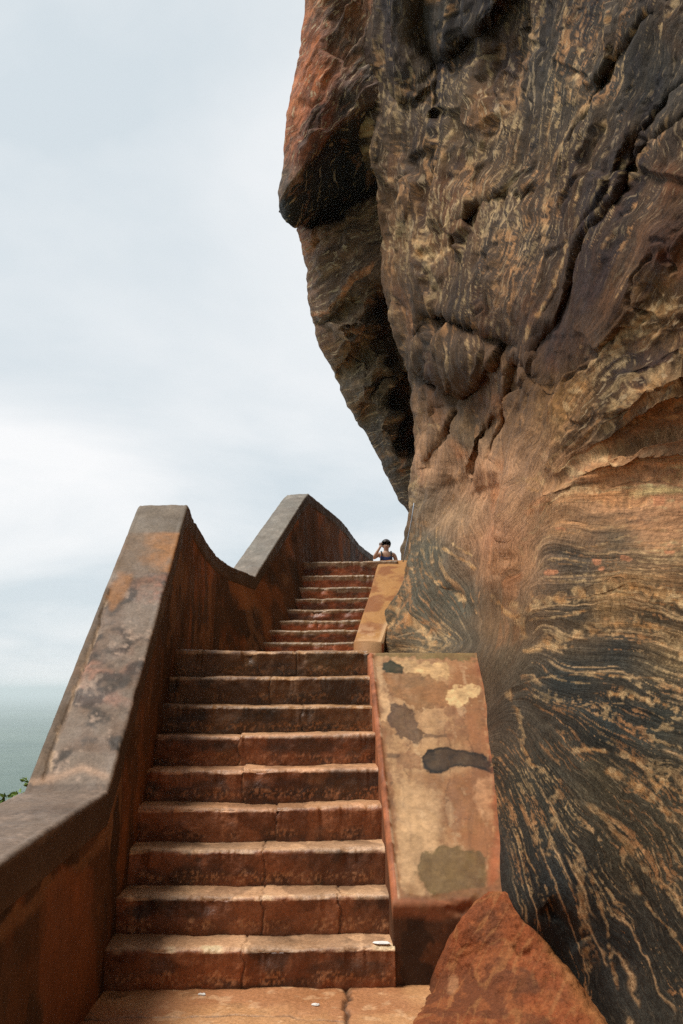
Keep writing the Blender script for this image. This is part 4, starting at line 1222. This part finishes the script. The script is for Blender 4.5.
    blot([(378, 648), (490, 652), (490, 660), (372, 657)], (112, 96, 58), .8, 1.2)
    sd_, _, _ = poly_dist(wx, wy, [(482, 655), (488, 680), (494, 720), (498, 770), (499, 830), (493, 893)])
    c = mix(c, lin((160, 92, 56)) * (1 + .3 * n2 + .2 * n1)[..., None], np.exp(-((sd_ + rag * 1.5) / 6.0) ** 2) * .9)
    c = mix(c, lin((196, 150, 104)), np.exp(-((sd_ - 7) / 1.5) ** 2) * ss(-.2, .3, rag) * .4)
    bd_ = in_poly(wx, wy, [(372, 640), (489, 640), (500, 720), (500, 880), (482, 886), (440, 893), (408, 896), (400, 880), (393, 800), (380, 700)])
    c = mix(c, lin((132, 88, 56)) * (1 + .3 * n2)[..., None], ss(-2, 2, bd_ + rag) * .75)
    # dark plinth: the front face and a band over it
    front = Y < 5.075
    fr = ss(5.09, 5.06, Yp if False else Y - (X - (O1[0] + 1.472)) * math.tan(YAW) * .5)
    c = mix(c, lin((86, 58, 40)) * (1 + .25 * n1)[..., None], fr * .92)
    c = mix(c, lin((156, 96, 62)), fr * ss(.30, .345, Z + .05 * n1) * .75)
    c = mix(c, lin((52, 38, 28)), fr * ss(.0, .3, fbm(X * 5, Z * 3, 1, 4, 52) + .3 * n2) * .7 * ss(.36, .3, Z))
    c = mix(c, lin((128, 84, 54)), fr * ss(.3, .6, fbm(X * 9 + 5, Z * 7, 1, 4, 54)) * .6)
    # rim along the steps: red earth with a pale worn line
    rim = (1 - ss(.03, .042, np.concatenate([Up, Up[-1:]], 0)))
    c = mix(c, lin((150, 88, 56)) * (1 + .4 * n2 + .3 * n1)[..., None], rim * (1 - fr) * .9)
    pl_ = np.exp(-((np.concatenate([Up, Up[-1:]], 0) - .036) / .006) ** 2) * ss(-.1, .5, n2 + n1) * (1 - fr)
    c = mix(c, lin((214, 180, 146)), pl_ * .8)
    c = np.clip(c * (1 + .08 * n2[..., None]), .01, .65)
    nr, nc = P.shape[:2]
    o = link_mesh('ramp_slab', P, grid_faces(nr, nc, wrap_r=True), M_RAMP, parent=root, col=c)
    bm = bmesh.new(); bm.from_mesh(o.data)
    bmesh.ops.holes_fill(bm, edges=[e for e in bm.edges if e.is_boundary], sides=0)
    bmesh.ops.recalc_face_normals(bm, faces=bm.faces)
    bm.to_mesh(o.data); bm.free(); o.data.transform(Min)
    return root


lower_ramp()


def tube(pts, rad, n=8):
    pts = np.asarray(pts, float); rad = np.broadcast_to(np.asarray(rad, float), len(pts))
    T = np.gradient(pts, axis=0); T /= np.linalg.norm(T, axis=1, keepdims=True) + 1e-9
    up = np.array([0.13, 0.31, 0.94])
    A = np.cross(T, up); A /= np.linalg.norm(A, axis=1, keepdims=True) + 1e-9
    B = np.cross(T, A)
    an = np.linspace(0, 2 * np.pi, n, endpoint=False)
    V = pts[:, None] + rad[:, None, None] * (np.cos(an)[None, :, None] * A[:, None] + np.sin(an)[None, :, None] * B[:, None])
    f = []
    m = len(pts)
    for i in range(m - 1):
        for j in range(n):
            f.append((i * n + j, i * n + (j + 1) % n, (i + 1) * n + (j + 1) % n, (i + 1) * n + j))
    f.append(tuple(range(n))[::-1]); f.append(tuple((m - 1) * n + j for j in range(n)))
    return V.reshape(-1, 3), f


def upper_ramp():
    # narrow sloping kerb on the right of the upper flight
    ys = np.linspace(0, 1, 140)
    Lx = np.interp(ys, [0, 1], [.145, .57]); Ly = np.interp(ys, [0, 1], [11.0, 13.75])
    zt = np.interp(ys, [0, .25, .6, 1], [.565, .90, 1.36, 1.955]) + EYE
    wdt = np.interp(ys, [0, .15, .5, 1], [.34, .36, .44, .62])
    rows = []
    dx, dy = np.array([.988, -.15])
    for t in np.linspace(0, 1, 34):
        rows.append(np.stack([Lx + dx * wdt * t, Ly + dy * wdt * t * .4, zt + .012 * math.sin(t * 3.1) - .02 * (t < .01)], -1))
    rows.append(np.stack([Lx + dx * wdt, Ly + dy * wdt * .4, zt - 1.2], -1))
    rows.append(np.stack([Lx, Ly, zt - 1.2], -1))
    # left face in several rows so that it shades well
    P = np.array(rows)
    X, Y, Z = P[..., 0], P[..., 1], P[..., 2]
    P[..., 2] += .012 * fbm(X * 3, Y * 3, .2, 4, 71) * (np.arange(len(rows)) < 34)[:, None]
    px, py = proj(P)
    n1 = fbm(X * 3, Y * 3, Z * 3, 4, 72); n2 = fbm(X * 11, Y * 11, Z * 11, 4, 73)
    c = mix(np.broadcast_to(lin((170, 124, 74)), P.shape), lin((140, 90, 52)), ss(-.2, .5, n1 + .4 * n2))
    c = mix(c, lin((206, 172, 130)), ss(.80, .97, np.broadcast_to((np.arange(len(rows)) / 33.0)[:, None], px.shape)) * .8 * ss(-.6, .2, n1 + .4))
    c = mix(c, lin((206, 166, 124)), ss(618, 634, py) * .55 * ss(-.6, .4, n2))
    c = mix(c, lin((164, 84, 48)), (np.arange(len(rows)) > 33)[:, None] * .9 * np.ones_like(px))
    nr, nc = P.shape[:2]
    o = link_mesh('stair_ramp', P, grid_faces(nr, nc, wrap_r=True), M_RAMP, col=np.clip(c, .01, .6))
    bm = bmesh.new(); bm.from_mesh(o.data)
    bmesh.ops.holes_fill(bm, edges=[e for e in bm.edges if e.is_boundary], sides=0)
    bmesh.ops.recalc_face_normals(bm, faces=bm.faces)
    bm.to_mesh(o.data); bm.free()
    # red end
    a = o.data.attributes['tint']
    tag(o, 'narrow tan plaster ramp beside the upper flight below the person', 'ramp')
    return o


upper_ramp()


# ================================================================== RED OUTCROP at the foot of the cliff
def outcrop():
    # survey of the mound: bearing and depth
    cp = [(492, 893, 4.74), (476, 904, 4.66), (452, 938, 4.60), (434, 975, 4.57), (428, 990, 4.54), (412, 1024, 4.11), (404, 1060, 3.72), (428, 1024, 4.085), (500, 895, 4.72), (520, 925, 4.56), (545, 958, 4.38), (575, 1000, 4.12), (600, 1030, 3.95),
          (500, 940, 4.48), (500, 980, 4.28), (470, 1000, 4.28), (520, 1024, 3.98), (480, 960, 4.46), (450, 1024, 4.03), (450, 1060, 3.62), (560, 1080, 3.45), (640, 1090, 3.4), (700, 1150, 3.1), (480, 1180, 2.74), (560, 1180, 2.7)]
    cp = np.array(cp, float)
    fit = TPS(cp[:, :2], 1 / cp[:, 2], 1e-4)
    rows = np.linspace(884, 1190, 260)
    Lf = np.interp(rows, [884, 893, 902, 935, 975, 990, 1024, 1190], [489, 486, 473, 445, 425, 419, 402, 380])
    Rf = np.interp(rows, [884, 893, 925, 958, 1000, 1030, 1190], [503, 510, 538, 564, 593, 618, 740])
    t = np.linspace(0, 1, 220)
    px = Lf[:, None] * (1 - t) + Rf[:, None] * t; py = np.repeat(rows[:, None], 220, 1)
    dc = 1 / fit(px, py)
    lfall = 1 - ss(0, .10, t)[None]; rfall = ss(.93, 1, t)[None]
    dc = dc + .30 * lfall ** 2 + .2 * rfall ** 2 + .3 * (1 - ss(884, 894, py))
    P = unproj(px, py, dc)
    n = grid_normals(P); v = P - np.array([0, 0, EYE])
    if ((n * v).sum(-1) > 0).mean() > .5: n = -n
    X, Y, Z = P[..., 0], P[..., 1], P[..., 2]
    h = .03 * fbm(X * 2.5, Y * 2.5, Z * 2.5, 4, 75) + .02 * ridged(X * 4, Y * 4, Z * 4, 4, 76) + .008 * fbm(X * 20, Y * 20, Z * 20, 3, 77)
    d, _, run = poly_dist(px, py, [(516, 950), (522, 956), (530, 953)])
    h = h - .03 * np.exp(-(d / 3) ** 2)
    P = P + n * (h * (1 - lfall) * .8)[..., None]
    n1 = fbm(X * 4, Y * 4, Z * 4, 4, 78); n2 = fbm(X * 14, Y * 14, Z * 14, 4, 79)
    c = mix(np.broadcast_to(lin((158, 92, 54)), P.shape), lin((126, 78, 50)), ss(-.2, .5, n1))
    c = mix(c, lin((178, 112, 68)), ss(.1, .6, n2 + .3 * n1) * .6)
    c = mix(c, lin((186, 132, 80)), ss(.84, .97, t)[None] * (.75 + .3 * n2))
    vs_ = 1 - np.abs(vnoise((px + .5 * py) / 7.0, py / 40, .3, 83)) * 2
    c = mix(c, lin((184, 134, 86)), ss(.75, .95, vs_ + .2 * n2) * .5)
    c = mix(c, lin((98, 66, 46)), ss(.3, .7, fbm(X * 7 + 4, Y * 7, Z * 7, 4, 80)) * .6)
    c = c * np.array([.74, .64, .58])
    q = np.hypot((px - 452 + 4 * n2) / 8, (py - 985) / 12)
    c = mix(c, lin((176, 128, 90)), (1 - ss(.6, 1.1, q)) * .6)
    o = link_mesh('rock_outcrop', P, grid_faces(*px.shape), M_EARTH, col=np.clip(c, .01, .6))
    tag(o, 'rough red rock wedge sloping down from the cliff foot to the paving', 'rock')
    return o


outcrop()

# ================================================================== LIGHT FLECKS, CABLE
def fleck(x, y, z, r, seed, label):
    rr = random.Random(seed)
    n = 12
    bm = bmesh.new()
    top = []; bot = []
    for i in range(n):
        a = 2 * math.pi * i / n
        q = r * (.6 + .6 * rr.random())
        top.append(bm.verts.new((q * 1.6 * math.cos(a) * .8, q * .9 * math.sin(a) * .8, .003 + .003 * rr.random())))
        bot.append(bm.verts.new((q * 1.6 * math.cos(a), q * .9 * math.sin(a), 0)))
    bm.faces.new(top); bm.faces.new(bot[::-1])
    for i in range(n): bm.faces.new((bot[i], bot[(i + 1) % n], top[(i + 1) % n], top[i]))
    me = bpy.data.meshes.new('paper_scrap'); bm.to_mesh(me); bm.free()
    me.materials.append(M_WHITE)
    o = bpy.data.objects.new('paper_scrap', me); COL.objects.link(o); o.location = (x, y, z)
    tag(o, label, 'scrap', 'white scraps lying on the stairs')


M_WHITE = plain_mat('white_scrap', (.78, .76, .72), .7, .1)
fleck(.215, 5.06, .2 + .002, .03, 3, 'small white scrap at the right end of the lowest step')
fleck(-.70, 4.89, .004, .013, 5, 'tiny white scrap on the paving left of the crack')
fleck(-.125, 4.74, .004, .018, 8, 'white scrap on the paving beside the dark crack')

cab = unproj([414, 412, 409, 406, 403], [503, 518, 533, 548, 562], [13.2, 13.2, 13.2, 13.2, 13.2])
V, f = tube(cab, .008, 8)
M_CABLE = plain_mat('pale_cable', (.38, .44, .52), .4, .05)
o = link_mesh('cable', V, f, M_CABLE)
tag(o, 'thin pale cable running down the cliff edge behind the person', 'cable')


# ================================================================== SHRUB outside the parapet
def shrub():
    rr = random.Random(11)
    base = np.array([-1.92, 4.75, -.26])
    root = empty('shrub', tuple(base))
    tag(root, 'bright green leafy shrub peeping over the low parapet', 'shrub')
    verts, faces = [], []
    stems = []
    for i in range(60):
        a = rr.uniform(0, 6.28); l = rr.uniform(.95, 1.19)
        tip = np.array([math.cos(a) * rr.uniform(.05, .26), math.sin(a) * rr.uniform(.1, .75), l])
        stems.append(tip)
        for k in range(30):
            t = 1.03 - .35 * rr.random() ** 2
            p = tip * t + np.array([rr.gauss(0, .03), rr.gauss(0, .03), rr.gauss(0, .03)])
            d = np.array([rr.gauss(0, 1), rr.gauss(0, 1), rr.gauss(.3, .6)]); d /= np.linalg.norm(d)
            w = np.cross(d, [rr.gauss(0, 1), rr.gauss(0, 1), rr.gauss(0, 1)]); w /= np.linalg.norm(w)
            L = rr.uniform(.035, .075); b = L * .28
            n = np.cross(d, w) * L * .12
            i0 = len(verts)
            verts += [p, p + d * L * .45 + w * b + n, p + d * L, p + d * L * .45 - w * b + n]
            faces.append((i0, i0 + 1, i0 + 2, i0 + 3))
    M_LEAF = plain_mat('shrub_leaf', (.14, .22, .04), .55, .4, 14)
    link_mesh('foliage', verts, faces, M_LEAF, parent=root, smooth=False)
    sv, sf = [], []
    for t in stems:
        V, f = tube([np.zeros(3), t * .5 + np.array([0, 0, .05]), t], [.007, .005, .002], 5)
        o_ = len(sv); sv += list(V); sf += [tuple(o_ + i for i in q) for q in f]
    link_mesh('stem', sv, sf, plain_mat('shrub_stem', (.10, .075, .04), .8), parent=root)


shrub()


def hillside():
    x = -1.55 - np.concatenate([np.linspace(-.12, 8, 90), np.linspace(8.5, 180, 50)])
    y = np.linspace(-60, 120, 160)
    X, Y = np.meshgrid(x, y)
    run = np.clip(-1.55 - X, -1, 400)
    Z = .12 - run * .95 + (.35 * fbm(X * .5, Y * .5, .1, 4, 301) + 2.5 * fbm(X * .06, Y * .06, .1, 3, 302) * ss(3, 30, run)) * ss(0, 1.5, run)
    c = mix(np.broadcast_to(lin((78, 84, 48)), X.shape + (3,)), lin((104, 84, 58)), ss(-.2, .4, fbm(X * .7, Y * .7, .4, 4, 303)))
    o = link_mesh('hillside', np.stack([X, Y, Z], -1), grid_faces(*X.shape), M_FARROCK, col=np.concatenate([c, c[..., :1] * 0], -1), flow=np.stack([X * 2, Y * 2, Z * 2], -1))
    tag(o, 'steep scrubby slope falling away outside the parapet', 'hillside', kind='structure')


hillside()


# ================================================================== PERSON on the top landing
def skin_mesh(name, joints, bones, mat, parent, levels=2):
    me = bpy.data.meshes.new(name)
    names = list(joints)
    me.from_pydata([joints[n][0] for n in names], [(names.index(a), names.index(b)) for a, b in bones], [])
    o = bpy.data.objects.new(name, me); COL.objects.link(o)
    m = o.modifiers.new('skin', 'SKIN'); m.use_smooth_shade = True; m.branch_smoothing = .3
    sv = me.skin_vertices[0].data
    for i, n in enumerate(names):
        r = joints[n][1]
        sv[i].radius = (r, r) if not isinstance(r, tuple) else r
        sv[i].use_root = (i == 0)
    s = o.modifiers.new('sub', 'SUBSURF'); s.levels = levels; s.render_levels = levels
    me.materials.append(mat)
    if parent: o.parent = parent
    return o


def uv_ball(name, c, r, mat, parent, seg=24, rings=16, cut=None, shape=None):
    bm = bmesh.new()
    bmesh.ops.create_uvsphere(bm, u_segments=seg, v_segments=rings, radius=1)
    if cut: bmesh.ops.delete(bm, geom=[v for v in bm.verts if cut(v.co)], context='VERTS')
    for v in bm.verts:
        if shape: shape(v.co)
        v.co.x = v.co.x * r[0] + c[0]; v.co.y = v.co.y * r[1] + c[1]; v.co.z = v.co.z * r[2] + c[2]
    me = bpy.data.meshes.new(name); bm.to_mesh(me); bm.free()
    for p in me.polygons: p.use_smooth = True
    me.materials.append(mat)
    o = bpy.data.objects.new(name, me); COL.objects.link(o)
    if parent: o.parent = parent
    return o


def person():
    root = empty('person', (1.12, 22.3, 1.90 + EYE)); root.scale = (1.06, 1.06, 1.03)
    tag(root, 'dark haired person in a blue top raising one hand to the face', 'person')
    SK = plain_mat('skin', (.50, .31, .22), .55, .06)
    J = {  # faces the viewer (-Y); the raised arm is on the picture's left
        'pelvis': ((0, 0, .92), (.15, .105)), 'waist': ((0, 0, 1.06), (.13, .095)), 'chest': ((0, .0, 1.25), (.165, .11)), 'upper_chest': ((0, .01, 1.37), (.15, .095)),
        'neck': ((0, .01, 1.465), .055), 'skull': ((0, -.01, 1.56), .075), 'crown': ((0, -.005, 1.64), .082),
        'shl': ((-.19, .01, 1.385), .062), 'ell': ((-.31, -.13, 1.27), .044), 'wrl': ((-.17, -.20, 1.50), .030), 'pal': ((-.145, -.195, 1.55), (.036, .018)),
        'shr': ((.19, .01, 1.385), .062), 'elr': ((.26, .02, 1.12), .044), 'wrr': ((.25, -.09, .90), .030), 'par': ((.245, -.10, .83), (.036, .018)),
        'hipl': ((-.095, 0, .86), .088), 'knl': ((-.105, -.01, .48), .058), 'anl': ((-.11, .02, .09), .04), 'tol': ((-.12, -.14, .035), .035),
        'hipr': ((.095, 0, .86), .088), 'knr': ((.105, -.01, .48), .058), 'anr': ((.11, .02, .09), .04), 'tor': ((.12, -.14, .035), .035)}
    B = [('pelvis', 'waist'), ('waist', 'chest'), ('chest', 'upper_chest'), ('upper_chest', 'neck'), ('neck', 'skull'), ('skull', 'crown'),
         ('upper_chest', 'shl'), ('shl', 'ell'), ('ell', 'wrl'), ('wrl', 'pal'), ('upper_chest', 'shr'), ('shr', 'elr'), ('elr', 'wrr'), ('wrr', 'par'),
         ('pelvis', 'hipl'), ('hipl', 'knl'), ('knl', 'anl'), ('anl', 'tol'), ('pelvis', 'hipr'), ('hipr', 'knr'), ('knr', 'anr'), ('anr', 'tor')]
    for side, pal, sx, dz in (('l', J['pal'][0], 1, 1), ('r', J['par'][0], -1, -1)):
        for i, (ox, ln) in enumerate(((-.027, .058), (-.009, .07), (.009, .065), (.027, .052))):
            a = 'f%s%da' % (side, i); b = 'f%s%db' % (side, i)
            J[a] = ((pal[0] + ox, pal[1], pal[2] + dz * .045), .0095)
            J[b] = ((pal[0] + ox * 1.1 + .012 * sx, pal[1] - .018, pal[2] + dz * (.045 + ln * .8)), .0075)
            B += [('pa' + side, a), (a, b)]
        a = 't%s' % side
        J[a] = ((pal[0] + .05 * sx, pal[1] - .02, pal[2] + dz * .02), .010); B.append(('pa' + side, a))
    skin_mesh('body', J, B, SK, root)
    HAIR = plain_mat('dark_hair', (.018, .014, .012), .5, .3)
    uv_ball('hair', (0, .015, 1.645), (.118, .13, .122), HAIR, root, cut=lambda v: (v.z < -.1 and v.y < .0) or (v.z < .28 and v.y < -.55) or v.z < -.75)
    EYE_M = plain_mat('eye', (.02, .016, .014), .3)
    for sx in (-1, 1): uv_ball('eye', (sx * .032, -.088, 1.61), (.012, .008, .008), EYE_M, root, 12, 8)
    uv_ball('nose', (0, -.098, 1.575), (.013, .018, .022), SK, root, 12, 8)
    uv_ball('mouth', (0, -.088, 1.528), (.024, .008, .006), plain_mat('lip', (.36, .16, .13), .5), root, 12, 8)
    for sx in (-1, 1): uv_ball('ear', (sx * .082, .0, 1.59), (.012, .02, .03), SK, root, 12, 8)
    BL = plain_mat('blue_cotton', (.03, .06, .20), .8, .25)
    TJ = {'a': ((0, 0, .90), (.163, .118)), 'b': ((0, 0, 1.06), (.148, .112)), 'c': ((0, .0, 1.25), (.178, .123)), 'd': ((0, .01, 1.40), (.15, .105)),
          'e': ((-.13, .01, 1.405), .062), 'f': ((.13, .01, 1.405), .062)}
    skin_mesh('top', TJ, [('a', 'b'), ('b', 'c'), ('c', 'd'), ('d', 'e'), ('d', 'f')], BL, root)
    DK = plain_mat('dark_strap', (.02, .02, .025), .7)
    for sx in (-1, 1):
        V, f = tube([(sx * .10, .10, 1.36), (sx * .115, .03, 1.46), (sx * .11, -.10, 1.39), (sx * .115, -.135, 1.25), (sx * .13, -.10, 1.08)], .021, 8)
        link_mesh('strap', V, f, DK, parent=root)
    SJ = {'a': ((0, 0, .93), (.165, .12)), 'l': ((-.095, 0, .84), .105), 'l2': ((-.105, -.01, .50), .078), 'r': ((.095, 0, .84), .105), 'r2': ((.105, -.01, .50), .078)}
    skin_mesh('shorts', SJ, [('a', 'l'), ('l', 'l2'), ('a', 'r'), ('r', 'r2')], plain_mat('dark_shorts', (.03, .032, .04), .8), root)
    return root


person()

# ================================================================== PLAIN far below, HAZE
def plain():
    n_r, n_a = 90, 128
    r = np.concatenate([[0.0], np.geomspace(40, 70000, n_r - 1)])
    a = np.linspace(0, 2 * np.pi, n_a + 1)
    Rr, A = np.meshgrid(r, a, indexing='ij')
    P = np.stack([Rr * np.cos(A), Rr * np.sin(A), np.full(Rr.shape, -150.0)], -1)
    m, nt, b = node_mat('forest_plain')
    L = nt.links.new
    tc = N(nt, 'ShaderNodeTexCoord')
    n1 = N(nt, 'ShaderNodeTexNoise', Scale=.0012, Detail=8.0, Roughness=.65); L(tc.outputs['Object'], n1.inputs['Vector'])
    n2 = N(nt, 'ShaderNodeTexNoise', Scale=.03, Detail=6.0, Roughness=.7); L(tc.outputs['Object'], n2.inputs['Vector'])
    ad = N(nt, 'ShaderNodeMath', operation='MULTIPLY_ADD'); ad.inputs[1].default_value = .45
    L(n2.outputs['Fac'], ad.inputs[0]); L(n1.outputs['Fac'], ad.inputs[2])
    cr = N(nt, 'ShaderNodeValToRGB')
    cr.color_ramp.elements[0].position = .45; cr.color_ramp.elements[0].color = (.05, .085, .078, 1)
    cr.color_ramp.elements[1].position = .95; cr.color_ramp.elements[1].color = (.15, .20, .17, 1)
    L(ad.outputs[0], cr.inputs['Fac']); L(cr.outputs[0], b.inputs['Base Color'])
    b.inputs['Roughness'].default_value = 1.0; b.inputs['Specular IOR Level'].default_value = 0.0
    o = link_mesh('plain', P, grid_faces(n_r, n_a + 1), m)
    tag(o, 'hazy green forest plain stretching to the horizon far below', 'plain', kind='structure')


plain()


def haze():
    bm = bmesh.new()
    bmesh.ops.create_cube(bm, size=1)
    for v in bm.verts: v.co = (v.co.x * 150000, v.co.y * 150000, -151.0 if v.co.z < 0 else 45.0)
    me = bpy.data.meshes.new('haze'); bm.to_mesh(me); bm.free()
    m = bpy.data.materials.new('haze'); m.use_nodes = True
    nt = m.node_tree; nt.nodes.clear()
    out = nt.nodes.new('ShaderNodeOutputMaterial'); v = nt.nodes.new('ShaderNodeVolumePrincipled')
    v.inputs['Color'].default_value = (.86, .95, 1.0, 1); v.inputs['Density'].default_value = HAZE; v.inputs['Anisotropy'].default_value = .0
    nt.links.new(v.outputs[0], out.inputs['Volume'])
    me.materials.append(m)
    o = bpy.data.objects.new('haze', me); COL.objects.link(o)
    tag(o, 'pale blue damp haze veiling the plain below', 'haze', kind='stuff')


HAZE = 1 / 5500.0
haze()

# ================================================================== SKY AND SUN
SUN_EL, SUN_AZ = R(66), R(-102)        # azimuth from +Y towards +X: high, left and a little behind
w = bpy.data.worlds.new('World'); scene.world = w; w.use_nodes = True
nt = w.node_tree; L = nt.links.new
bg = nt.nodes['Background']
sky = N(nt, 'ShaderNodeTexSky', sky_type='NISHITA'); sky.sun_disc = False
sky.sun_elevation = SUN_EL; sky.sun_rotation = SUN_AZ
tc = N(nt, 'ShaderNodeTexCoord')
sep = N(nt, 'ShaderNodeSeparateXYZ'); L(tc.outputs['Generated'], sep.inputs[0])
# clouds lie in a sheet: project the direction onto a plane overhead
zz = N(nt, 'ShaderNodeMath', operation='MAXIMUM'); zz.inputs[1].default_value = 0.0; L(sep.outputs['Z'], zz.inputs[0])
zo = N(nt, 'ShaderNodeMath', operation='ADD'); zo.inputs[1].default_value = .22; L(zz.outputs[0], zo.inputs[0])
dv = N(nt, 'ShaderNodeVectorMath', operation='DIVIDE'); L(tc.outputs['Generated'], dv.inputs[0])
cb = N(nt, 'ShaderNodeCombineXYZ')
for i in range(3): L(zo.outputs[0], cb.inputs[i])
L(cb.outputs[0], dv.inputs[1])
mp = N(nt, 'ShaderNodeMapping'); mp.inputs['Scale'].default_value = (1.15, 1.15, 0.0); mp.inputs['Rotation'].default_value = (0, 0, R(0)); mp.inputs['Location'].default_value = (8.8, .3, 0)
L(dv.outputs[0], mp.inputs['Vector'])
n1 = N(nt, 'ShaderNodeTexNoise', Scale=.9, Detail=6.0, Roughness=.52, Distortion=.35); L(mp.outputs[0], n1.inputs['Vector'])
cr = N(nt, 'ShaderNodeValToRGB')
cr.color_ramp.elements[0].position = .36; cr.color_ramp.elements[0].color = (.71, .785, .83, 1)
e = cr.color_ramp.elements.new(.50); e.color = (.87, .905, .93, 1)
cr.color_ramp.elements[1].position = .66; cr.color_ramp.elements[1].color = (1.02, 1.02, 1.02, 1)
L(n1.outputs['Fac'], cr.inputs['Fac'])
# dome dimmed slightly overhead, to cut ambient fill
el = N(nt, 'ShaderNodeMapRange', interpolation_type='SMOOTHSTEP')
el.inputs['From Min'].default_value = .55; el.inputs['From Max'].default_value = 1.0; el.inputs['To Min'].default_value = 1.0; el.inputs['To Max'].default_value = 0.9
L(sep.outputs['Z'], el.inputs['Value'])
sc = N(nt, 'ShaderNodeVectorMath', operation='SCALE'); L(cr.outputs[0], sc.inputs[0]); L(el.outputs[0], sc.inputs['Scale'])
s10 = N(nt, 'ShaderNodeVectorMath', operation='SCALE'); s10.inputs['Scale'].default_value = 10.0; bk = N(nt, 'ShaderNodeMapRange', interpolation_type='SMOOTHSTEP')     # unseen sky behind the viewer dimmed, added to deepen contrast
bk.inputs['From Min'].default_value = -.6; bk.inputs['From Max'].default_value = .35; bk.inputs['To Min'].default_value = .35; bk.inputs['To Max'].default_value = 1.0
L(sep.outputs['Y'], bk.inputs['Value'])
sb = N(nt, 'ShaderNodeVectorMath', operation='SCALE'); L(sc.outputs[0], sb.inputs[0]); L(bk.outputs[0], sb.inputs['Scale'])
L(sb.outputs[0], s10.inputs[0])
mx = N(nt, 'ShaderNodeMix', data_type='RGBA'); mx.inputs['Factor'].default_value = .93
L(sky.outputs[0], mx.inputs['A']); L(s10.outputs[0], mx.inputs['B'])
L(mx.outputs['Result'], bg.inputs['Color'])
bg.inputs['Strength'].default_value = 0.1

sd = bpy.data.lights.new('sun', 'SUN'); sd.energy = 4.0; sd.angle = R(20); sd.color = (1.0, .94, .86)
so = bpy.data.objects.new('sun', sd); COL.objects.link(so)
dx, dy, dz = math.sin(SUN_AZ) * math.cos(SUN_EL), math.cos(SUN_AZ) * math.cos(SUN_EL), math.sin(SUN_EL)
import mathutils
so.rotation_euler = mathutils.Vector((dx, dy, dz)).to_track_quat('Z', 'Y').to_euler()
so.location = (-6, -3, 12)

vs = scene.view_settings
scene.display_settings.display_device = 'sRGB'
vs.view_transform = 'Standard'; vs.look = 'None'; vs.gamma = 1.0; vs.use_curve_mapping = False
vs.exposure = 0.0
scene.render.engine = 'CYCLES'
scene.cycles.max_bounces = 6; scene.cycles.diffuse_bounces = 4; scene.cycles.glossy_bounces = 2
scene.cycles.volume_bounces = 1
scene.cycles.sample_clamp_indirect = 3.0
scene.cycles.use_denoising = False
try: scene.cycles.denoiser = 'OPENIMAGEDENOISE'
except Exception: pass
scene.render.film_transparent = False
